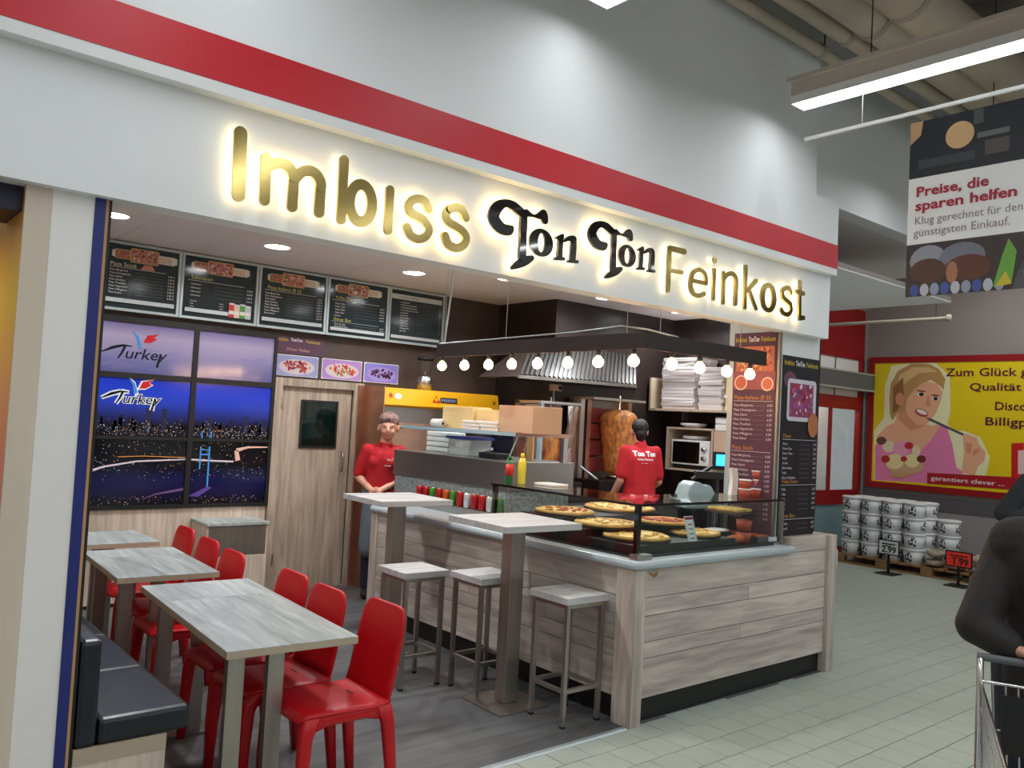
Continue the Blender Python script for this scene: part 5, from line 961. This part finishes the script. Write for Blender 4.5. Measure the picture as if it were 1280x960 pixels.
for a in ((.05,.05,.3,.05,srgb(66,68,72)),(.36,.16,.16,.03,srgb(110,112,112)),(.4,.06,.12,.08,srgb(90,80,76)),(.34,.24,.05,.08,srgb(80,84,84)),(.6,.0,.12,.33,srgb(24,30,44)),(.72,0,W_-.72,.33,srgb(84,96,62))): pr.rect(a[0],zt+a[1],a[2],min(a[3],H2-zt-a[1]-.002),a[4])
pr.rect(0,0,W_,zb,srgb(64,54,54)); pr.ell(.12,.2,.1,.085,srgb(150,156,170)); pr.ell(.3,.2,.12,.08,srgb(120,124,140)); pr.ell(.12,.14,.1,.07,srgb(90,62,50)); pr.ell(.33,.14,.12,.07,srgb(100,60,46)); pr.ell(.25,.12,.03,.06,srgb(170,120,90))
for i in range(9): pr.ell(.05+.055*i,.035,.024,.035,[srgb(70,90,170),srgb(190,196,210),srgb(150,160,190)][i%3])
pr.poly([(.46,.02),(.5,.18),(.53,.27),(.57,.2),(.55,.04)],srgb(110,170,70)); pr.poly([(.47,.02),(.52,.1),(.55,.03)],srgb(210,190,60)); pr.poly([(.55,.0),(.58,.1),(.64,.2),(.64,zb),(W_,zb),(W_,0)],srgb(86,88,92)); pr.ell(.72,.09,.12,.07,srgb(110,112,116)); pr.poly([(.57,.1),(.75,.17),(.9,.18),(.75,.14)],srgb(46,46,50))
def btext(txt, px0, py0, px1, cap, c, bold):
    a, b = at(px0,py0,'x',X-.003), at(px1,py0,'x',X-.003); s_ = cap/.72; vs_, _q = glyphs(txt, bold); w1 = max(v[0] for v in vs_)*s_; ua, va = Y0-a.y, a.z-Z0; pr.text(txt, ua, va, s_, c, bold, (a.y-b.y)/w1)
rd = srgb(176,36,56); gy = srgb(140,112,126)
btext('Preise, die',1145,246.5,1236,.056,rd,.03); btext('sparen helfen',1144,264,1271,.056,rd,.03); btext('Klug gerechnet für den',1143,281.5,1278,.046,gy,-.004); btext('günstigsten Einkauf.',1142,296.5,1262,.046,gy,-.004)
pr.build('banner_print','print',bn2)
# rail in the entrance corner
a, b = at(1038,406,'x',10.4), at(1186,394,'x',10.4); t = thing('hanging_rail', 'thin pale rail hanging on wires before the entrance', 'rail', (10.4,b.y,a.z)); B().tube([(10.4,a.y+.6,a.z),(10.4,b.y,a.z)], .022, 10).build('bar', 'pipe', t); B().lathe([(.045,0),(.045,.04)], (10.4,b.y-.02,a.z), 12, axis='y').build('end_cap', 'pipe', t)
for y in (b.y+.15,b.y+1.0,a.y+.2): B().tube([(10.4,y,a.z),(10.4,y,4.298)], .004, 6).build('wire', 'black', t)
# ================================================================ people
from mathutils.bvhtree import BVHTree
def rcone(mb, p, r0, q, r1, n=12):
    p, q = Vector(p), Vector(q); d = q-p; L_ = d.length
    if L_ < 1e-4: mb.ball(p, r0, n); return
    d /= L_; a = d.cross(Vector((0,0,1)) if abs(d.z) < .9 else Vector((1,0,0))).normalized(); b = d.cross(a); vs = []; st_ = []
    for i in range(4): t_ = math.pi/2*(i/4); st_.append((p-d*(r0*math.cos(t_)), r0*math.sin(t_)+1e-4))
    st_ += [(p, r0), (q, r1)]
    for i in range(1, 5): t_ = math.pi/2*(i/4); st_.append((q+d*(r1*math.sin(t_)), r1*math.cos(t_)+1e-4))
    for c, r_ in st_: vs += [c+(a*math.cos(2*math.pi*k/n)+b*math.sin(2*math.pi*k/n))*r_ for k in range(n)]
    m_ = len(st_); mb.add(vs, [(i*n+k, i*n+(k+1)%n, (i+1)*n+(k+1)%n, (i+1)*n+k) for i in range(m_-1) for k in range(n)]+[tuple(range(n))[::-1], tuple((m_-1)*n+k for k in range(n))])
class Fig:
    def __init__(s, o, F): s.o = Vector((o[0],o[1],0)); s.F = Vector((F[0],F[1],0)).normalized(); s.S = Vector((-s.F.y, s.F.x, 0))
    def P(s, a, f, z): return s.o+s.S*a+s.F*f+Vector((0,0,z))
    def loc(s, w): d = Vector(w)-s.o; return (d.dot(s.S), d.dot(s.F), d.z)
    def skin(s, name, m, parent, cones=(), balls=(), vox=.009, it=6):
        mb = B()
        for p, r0, q, r1 in cones: rcone(mb, s.P(*p), r0, s.P(*q), r1)
        for c, (ra, rf, rz) in balls:
            k = len(mb.v); mb.ball((0,0,0), (1,1,1), 14); mb.v[k:] = [s.P(c[0]+x*ra, c[1]+y*rf, c[2]+z*rz) for x, y, z in mb.v[k:]]
        o = mb.build(name, m, parent); rm = o.modifiers.new('r', 'REMESH'); rm.mode = 'VOXEL'; rm.voxel_size = vox; sm = o.modifiers.new('m', 'SMOOTH'); sm.factor = .5; sm.iterations = it
        bpy.context.view_layer.update(); me = bpy.data.meshes.new_from_object(o.evaluated_get(bpy.context.evaluated_depsgraph_get())); old = o.data; o.modifiers.clear(); o.data = me; bpy.data.meshes.remove(old)
        if not me.materials: me.materials.append(MATS[m])
        for p in me.polygons: p.use_smooth = True
        return o
def chain(pts, rs): return [(pts[i], rs[i], pts[i+1], rs[i+1]) for i in range(len(pts)-1)]
def lerp3(a, b, t_): return tuple(a[i]+(b[i]-a[i])*t_ for i in range(3))
def hand_cones(wr, dr, up, side, curl=.5, s=1.):
    """palm and five fingers in figure space: wrist, pointing direction, back-of-hand direction, thumb side"""
    dr, up, side, wr = Vector(dr).normalized(), Vector(up).normalized(), Vector(side).normalized(), Vector(wr); o = []
    pk = wr+dr*.085*s
    for k in (-1.5,-.5,.5,1.5): o.append((tuple(wr+side*k*.012*s+dr*.01), .016*s, tuple(pk+side*k*.019*s), .0135*s))
    for k, ln in ((-1.5,.062),(-.5,.078),(.5,.085),(1.5,.076)):
        a = pk+side*k*.0195*s; b = a+(dr*math.cos(curl*.6)-up*math.sin(curl*.6))*ln*.5*s; c = b+(dr*math.cos(curl*1.7)-up*math.sin(curl*1.7))*ln*.33*s; d = c+(dr*math.cos(curl*2.6)-up*math.sin(curl*2.6))*ln*.28*s
        o += chain([tuple(a),tuple(b),tuple(c),tuple(d)], [.0095*s,.009*s,.008*s,.007*s])
    a = wr+side*.022*s+dr*.02*s; b = a+(side*.7+dr*.8-up*.2).normalized()*.04*s; c = b+(dr*.95+side*.15-up*.35).normalized()*.03*s; d = c+(dr-up*.4).normalized()*.022*s
    o += chain([tuple(a),tuple(b),tuple(c),tuple(d)], [.014*s,.012*s,.0095*s,.008*s]); return o
def head_parts(c, F=(0,1,0), s=1., female=False):
    x, f, z = c
    balls = [((x,f-.008,z+.03),(.074*s,.092*s,.085*s)),((x,f+.02,z-.035),(.058*s,.066*s,.07*s)),((x,f+.05,z-.085),(.03*s,.03*s,.022*s)),((x,f+.077*s,z+.018),(.05*s,.012*s,.012*s)),((x-.078*s,f-.005,z-.01),(.012*s,.02*s,.032*s)),((x+.078*s,f-.005,z-.01),(.012*s,.02*s,.032*s)),((x-.03*s,f+.062*s,z-.035),(.022*s,.022*s,.022*s)),((x+.03*s,f+.062*s,z-.035),(.022*s,.022*s,.022*s))]
    cones = [((x,f+.085*s,z+.012),.009*s,(x,f+.1*s,z-.026),.013*s)]
    return cones, balls
def face(fig, t, body, c, s=1.):
    x, f, z = c
    for k in (-1,1):
        for nm, m_, ff, zz, r_ in (('eye','white_plastic',.0765,.0,(.011,.004,.0048)),('iris','eye',.0785,.0,(.0056,.003,.0056)),('eyebrow','hair_black',.0835,.021,(.018,.003,.003))):
            mb = B(); mb.ball((0,0,0),(1,1,1),10); mb.v = [fig.P(x+k*.031*s+a*r_[0], f+ff*s+b_*r_[1], z+zz*s+c_*r_[2]) for a, b_, c_ in mb.v]; mb.build(nm, m_, t)
    mb = B(); mb.ball((0,0,0),(1,1,1),12); mb.v = [fig.P(x+a*.026*s, f+.079*s+b_*.008-.10*abs(a)*.026, z-.057*s+c_*.0075+.004*abs(a)) for a, b_, c_ in mb.v]; mb.build('lips', 'lip', t)
# ---- woman behind the counter end
q = at(478,600,'y',6.8); fg = Fig((q.x,q.y), (-.55,-.83)); t = thing('person', 'woman in red polo shirt and headscarf with hands clasped behind the counter', 'person', (q.x,q.y,0))
hd_ = (.03,.05,1.57); hc, hb = head_parts(hd_, s=1.16, female=True)
shl, shr = (-.155,.0,1.355), (.155,.0,1.355); el, er = (-.225,-.03,1.1), (.215,-.02,1.11); wl, wr_ = (-.085,.19,.99), (.0,.2,1.0)
arms = chain([shl,el,wl],[.05,.04,.028])+chain([shr,er,wr_],[.05,.04,.028])
legs = sum([chain([(k*.085,0,.93),(k*.09,.02,.5),(k*.095,-.01,.09)],[.095,.065,.045])+[((k*.095,-.03,.05),.04,(k*.1,.12,.035),.035)] for k in (-1,1)],[])
tors = [((0,0,.95),.13,(0,.01,1.12),.125),((0,.01,1.12),.125,(0,.01,1.28),.135),((-.1,.0,1.33),.075,(.1,.0,1.33),.075),((0,0,1.38),.06,(.02,.02,1.5),.05)]
body = fg.skin('body', 'skin', t, arms+legs+tors+hc+hand_cones(wl,(.55,.35,-.25),(0,.9,.4),(0,.3,.9),.6,.95)+hand_cones(wr_,(-.65,.25,-.3),(0,.9,.4),(0,.3,.9),.6,.95), hb, .0085, 5)
m1 = lerp3(shl,el,.85); m2 = lerp3(shr,er,.85)
fg.skin('polo_shirt', 'shirt_red', t, [((-.02,.0,.97),.15,(0,.01,1.12),.145),((.02,.0,.97),.15,(0,.01,1.12),.145),((0,.01,1.12),.145,(0,.015,1.28),.15),((-.1,.0,1.33),.082,(.1,.0,1.33),.082),((0,-.01,1.385),.075,(.005,0,1.42),.062)]+chain([shl,m1],[.06,.062])+chain([shr,m2],[.06,.062]), [((-.065,.09,1.245),(.075,.07,.075)),((.065,.09,1.245),(.075,.07,.075))], .011, 6)
mb = B(); 
for k in (-1,1): mb.prism([(0,0),(k*.075,.015),(k*.06,.05),(k*.01,-.035)][::k], fg.P(.012,.093,1.385), fg.S, Vector((0,0,1)), .008)
mb.build('collar', 'shirt_red', t)
pr = Print(fg.P(.035,.172,1.27), fg.S, Vector((0,0,1)), .001); pr.text('Ton Ton',0,0,.026,wht,.02); pr.rect(-.02,-.05,.06,.006,wht); pr.build('shirt_print','print',t)
fg.skin('apron', 'apron', t, sum([chain([(k*.06,.03,.93),(k*.075,.06,.7),(k*.085,.07,.46)],[.11,.105,.1]) for k in (-1,0,1)],[])+[((-.07,.0,.95),.12,(.07,.0,.95),.12)], [], .013, 5)
fg.skin('trousers', 'jeans', t, sum([chain([(k*.085,0,.9),(k*.09,.02,.5),(k*.095,-.01,.1)],[.1,.075,.06]) for k in (-1,1)],[]), [], .013, 4)
for k in (-1,1): fg.skin('shoe', 'shoe', t, [((k*.095,-.035,.045),.047,(k*.1,.13,.035),.04)], [], .012, 2)
fg.skin('hair', 'hair_black', t, [((hd_[0],hd_[1]-.075,1.56),.06,(hd_[0],hd_[1]-.075,1.48),.04)], [((hd_[0],hd_[1]-.028,1.61),(.094,.104,.098))], .009, 3)
fg.skin('headscarf', 'scarf', t, [], [((hd_[0],hd_[1]-.012,1.637),(.098,.112,.085))], .009, 3)
face(fg, t, body, hd_, 1.16)
# ---- man seen from behind at the grill
q = at(800,600,'y',5.5); fg = Fig((q.x,q.y), (.5,.87)); t = thing('person', 'man in red shirt seen from behind working at the kebab grill', 'person', (q.x,q.y,0))
hd_ = (.01,.06,1.66); hc, hb = head_parts(hd_, s=1.06); shl, shr = (-.155,.02,1.465), (.155,.02,1.465); el, er = (-.21,.05,1.17), (.2,.0,1.17); wl, wr_ = (-.13,.26,1.03), (.24,.2,.95)
legs = sum([chain([(k*.09,0,.95),(k*.1,.02,.5),(k*.1,-.01,.09)],[.1,.068,.047])+[((k*.1,-.04,.05),.042,(k*.11,.14,.035),.037)] for k in (-1,1)],[])
tors = [((0,0,.97),.115,(0,.01,1.15),.11),((0,.01,1.15),.11,(0,.02,1.32),.115),((0,.02,1.32),.115,(0,.02,1.4),.1),((-.1,.02,1.42),.07,(.1,.02,1.42),.07),((0,.02,1.47),.06,(.01,.045,1.6),.055)]
fg.skin('body', 'skin', t, chain([shl,el,wl],[.05,.04,.03])+chain([shr,er,wr_],[.05,.04,.03])+legs+tors+hc+hand_cones(wl,(.2,.8,-.1),(0,0,1),(1,0,0),.5)+hand_cones(wr_,(-.2,.7,-.3),(0,0,1),(-1,0,0),.5), hb, .0085, 5)
m1, m2 = lerp3(shl,el,.8), lerp3(shr,er,.8)
shirt = fg.skin('shirt', 'shirt_red', t, [((-.03,.0,.92),.14,(-.02,.01,1.15),.135),((.03,.0,.92),.14,(.02,.01,1.15),.135),((-.03,.01,1.15),.135,(-.03,.02,1.37),.138),((.03,.01,1.15),.135,(.03,.02,1.37),.138),((-.1,.02,1.44),.078,(.1,.02,1.44),.078),((0,.015,1.48),.072,(.003,.025,1.525),.062)]+chain([shl,m1],[.06,.062])+chain([shr,m2],[.06,.062]), [], .011, 6)
fg.skin('trousers', 'jeans', t, sum([chain([(k*.09,0,.93),(k*.1,.02,.5),(k*.1,-.01,.1)],[.112,.08,.065]) for k in (-1,1)],[]), [], .013, 4)
for k in (-1,1): fg.skin('shoe', 'shoe', t, [((k*.1,-.04,.045),.048,(k*.11,.14,.036),.042)], [], .012, 2)
fg.skin('hair', 'hair_black', t, [((hd_[0],hd_[1]-.06,1.635),.062,(hd_[0],hd_[1]-.055,1.6),.05)], [((hd_[0],hd_[1]-.02,1.70),(.086,.1,.084))], .009, 2)
face(fg, t, None, hd_, 1.02)
bv = BVHTree.FromPolygons([v.co+ORG[t.name] for v in shirt.data.vertices], [tuple(p.vertices) for p in shirt.data.polygons])
def on_back(items):
    mb = B()
    for txt, x, z, s_, bold in items:
        vs_, fs_ = glyphs(txt, bold); w1 = max(v[0] for v in vs_); out = []
        for a, b_ in vs_:
            o_ = fg.P(-(x+(a-w1/2)*s_), -.6, z+b_*s_); h_ = bv.ray_cast(o_, fg.F); out.append((h_[0]-fg.F*.004) if h_[0] else o_)
        mb.add(out, fs_, wht)
    return mb
on_back([('Ton Ton',.01,1.42,.066,.04),('Imbiss Feinkost',.01,1.38,.026,.02),('--- ----',.0,1.345,.026,.02)]).build('shirt_print','print',t)
# ---- customer leaning on the trolley
fg = Fig((3.43,1.02), (-.925,-.38)); t = thing('person', 'person in dark jacket leaning on a shopping trolley at the right edge', 'person', (3.43,1.02,0)); L3 = lambda w: fg.loc(w)
hd_ = (0,.24,1.6); hc, hb = head_parts(hd_); shl, shr = L3((3.30,1.13,1.35)), (.2,.12,1.38); el, er = L3((3.145,1.18,1.08)), (.34,.2,1.12); wl, wr_ = L3((3.135,1.06,1.03)), (.14,.32,1.035)
legs = sum([chain([(k*.09,-.02,.93),(k*.1,-.02,.5),(k*.1,-.05,.09)],[.1,.068,.047])+[((k*.1,-.07,.05),.042,(k*.11,.1,.035),.037)] for k in (-1,1)],[])
tors = [((0,-.02,.95),.135,(0,.03,1.15),.135),((0,.03,1.15),.135,(0,.09,1.3),.145),((-.12,.12,1.36),.078,(.12,.12,1.36),.078),((0,.14,1.4),.065,(0,.21,1.55),.055)]
fg.skin('body', 'skin', t, chain([shl,el,wl],[.055,.043,.03])+chain([shr,er,wr_],[.055,.043,.03])+legs+tors+hc+hand_cones(wl,(.75,.3,-.15),(.0,.2,1),(.1,1,.2),.7)+hand_cones(wr_,(-.75,.3,-.15),(0,.2,1),(-.1,1,.2),.7), hb, .0085, 5)
m1, m2 = lerp3(el,wl,.8), lerp3(er,wr_,.8)
fg.skin('jacket', 'jacket', t, [((-.03,-.03,.86),.165,(-.02,.03,1.15),.165),((.03,-.03,.86),.165,(.02,.03,1.15),.165),((-.03,.03,1.15),.165,(-.03,.1,1.31),.165),((.03,.03,1.15),.165,(.03,.1,1.31),.165),((-.13,.12,1.365),.098,(.13,.12,1.365),.098),((0,.14,1.41),.085,(0,.17,1.47),.075)]+chain([shl,el,m1],[.08,.068,.056])+chain([shr,er,m2],[.08,.068,.056]), [], .011, 5)
fg.skin('trousers', 'jeans', t, sum([chain([(k*.09,-.02,.92),(k*.1,-.02,.5),(k*.1,-.05,.1)],[.115,.082,.066]) for k in (-1,1)],[]), [], .013, 4)
for k in (-1,1): fg.skin('shoe', 'shoe', t, [((k*.1,-.07,.045),.048,(k*.11,.1,.036),.042)], [], .012, 2)
fg.skin('hair', 'hair_black', t, [], [((0,.225,1.645),(.082,.096,.08))], .009, 2); face(fg, t, None, hd_)
# ---- trolley
cF = Vector((-.925,-.38,0)).normalized(); cS = Vector((.38,-.925,0)).normalized(); c0 = Vector((3.065,1.135,0)); Wc = .5
def C(a, f, z): return c0+cS*a+cF*f+Vector((0,0,z))
t = thing('shopping_trolley', 'wire shopping trolley with dark child seat flap at the right edge', 'shopping trolley', tuple(C(.25,.4,0)))
B().tube([C(-.01,0,.995),C(Wc+.01,0,.995)], .013, 10).build('handle', 'grey_plastic', t)
for a in (0,Wc): B().tube([C(a,0,.995),C(a,.04,.93),C(a,.06,.3),C(a,.06,.13)], .011, 8).build('upright', 'chrome', t); B().tube([C(a,.06,.2),C(a*.8+.05,.75,.14)], .012, 8).build('chassis_rail', 'chrome', t)
def wall_wires(name, f0, f1, n_v, n_h):
    mb = B()
    for i in range(n_v+1): k = i/n_v; mb.tube([Vector(f0[0]).lerp(Vector(f0[1]),k), Vector(f1[0]).lerp(Vector(f1[1]),k)], .0028, 5)
    for j in range(n_h+1): k = j/n_h; mb.tube([Vector(f0[0]).lerp(Vector(f1[0]),k), Vector(f0[1]).lerp(Vector(f1[1]),k)], .0036 if j else .006, 5)
    o = mb.build(name, 'chrome', t); o['kind'] = 'stuff'; return o
wall_wires('basket_side', (C(0,.06,.93),C(.05,.88,.86)), (C(.02,.1,.5),C(.08,.8,.45)), 15, 5); wall_wires('basket_side', (C(Wc,.06,.93),C(Wc-.05,.88,.86)), (C(Wc-.02,.1,.5),C(Wc-.08,.8,.45)), 15, 5)
wall_wires('basket_front', (C(.05,.88,.86),C(Wc-.05,.88,.86)), (C(.08,.8,.45),C(Wc-.08,.8,.45)), 9, 5); wall_wires('basket_back', (C(0,.06,.93),C(Wc,.06,.93)), (C(.02,.1,.5),C(Wc-.02,.1,.5)), 14, 3); wall_wires('basket_floor', (C(.02,.1,.5),C(Wc-.02,.1,.5)), (C(.08,.8,.45),C(Wc-.08,.8,.45)), 9, 12)
B().add([C(.06,.075,.9),C(Wc-.06,.075,.9),C(Wc-.06,.09,.72),C(.06,.09,.72)]+[C(.06,.083,.9),C(Wc-.06,.083,.9),C(Wc-.06,.098,.72),C(.06,.098,.72)], [(0,1,2,3),(7,6,5,4),(0,4,5,1),(1,5,6,2),(2,6,7,3),(3,7,4,0)]).build('seat_flap', 'black', t)
for a, f in ((.04,.1),(Wc-.04,.1),(.1,.74),(Wc-.1,.74)):
    o = B().lathe([(.05,-.014),(.056,-.01),(.056,.01),(.05,.014)], (0,0,0), 18, axis='x'); o.v = [C(a,f,.057)+cS*x+cF*y+Vector((0,0,z)) for x, y, z in o.v]; w_ = o.build('wheel', 'black_rubber', t); B().tube([C(a,f,.057),C(a,f,.16)], .01, 6).build('fork', 'chrome', w_)
t = thing('grocery_pack', 'red and white grocery pack lying in the trolley', 'pack', tuple(C(.15,.3,.51))); B().box((-.08,-.12,0),(.08,.12,.09)).build('pack', 'white_plastic', local(t), .02); B().box((-.082,-.05,.02),(.082,.05,.0915)).build('red_panel', 'red_plastic', t)
# ---- second customer further back
fg = Fig((7.72,2.36), (-.6,-.8)); t = thing('person', 'person in dark grey sweater farther back at the right edge', 'person', (7.72,2.36,0))
hd_ = (0,.04,1.62); hc, hb = head_parts(hd_); shl, shr = (-.19,.0,1.42), (.19,.0,1.42); el, er = (-.36,-.05,1.16), (.25,-.04,1.14); wl, wr_ = (-.15,.12,1.1), (.22,.15,1.0)
legs = sum([chain([(k*.09,0,.95),(k*.1,.02,.5),(k*.1,-.01,.09)],[.1,.068,.047])+[((k*.1,-.04,.05),.042,(k*.11,.14,.035),.037)] for k in (-1,1)],[])
fg.skin('body', 'skin', t, chain([shl,el,wl],[.055,.043,.03])+chain([shr,er,wr_],[.055,.043,.03])+legs+[((0,0,.97),.135,(0,.01,1.15),.135),((0,.01,1.15),.135,(0,.01,1.32),.145),((-.12,0,1.38),.078,(.12,0,1.38),.078),((0,0,1.42),.065,(0,.02,1.56),.055)]+hc+hand_cones(wl,(.7,.3,.1),(0,1,0),(0,0,1),.5)+hand_cones(wr_,(0,.5,-.6),(0,1,0),(-1,0,0),.5), hb, .0085, 5)
m1, m2 = lerp3(el,wl,.9), lerp3(er,wr_,.9)
fg.skin('sweater', 'sweater', t, [((-.03,.0,.88),.16,(-.02,.01,1.15),.158),((.03,.0,.88),.16,(.02,.01,1.15),.158),((-.03,.01,1.15),.158,(-.03,.0,1.32),.16),((.03,.01,1.15),.158,(.03,.0,1.32),.16),((-.13,0,1.385),.095,(.13,0,1.385),.095),((0,0,1.43),.082,(0,.01,1.475),.068)]+chain([shl,el,m1],[.085,.075,.055])+chain([shr,er,m2],[.085,.075,.055]), [], .011, 5)
fg.skin('trousers', 'jeans', t, sum([chain([(k*.09,0,.93),(k*.1,.02,.5),(k*.1,-.01,.1)],[.112,.08,.065]) for k in (-1,1)],[]), [], .013, 4)
for k in (-1,1): fg.skin('shoe', 'shoe', t, [((k*.1,-.04,.045),.048,(k*.11,.14,.036),.042)], [], .012, 2)
fg.skin('hair', 'hair_black', t, [], [((0,.02,1.665),(.082,.096,.08))], .009, 2); face(fg, t, None, hd_)
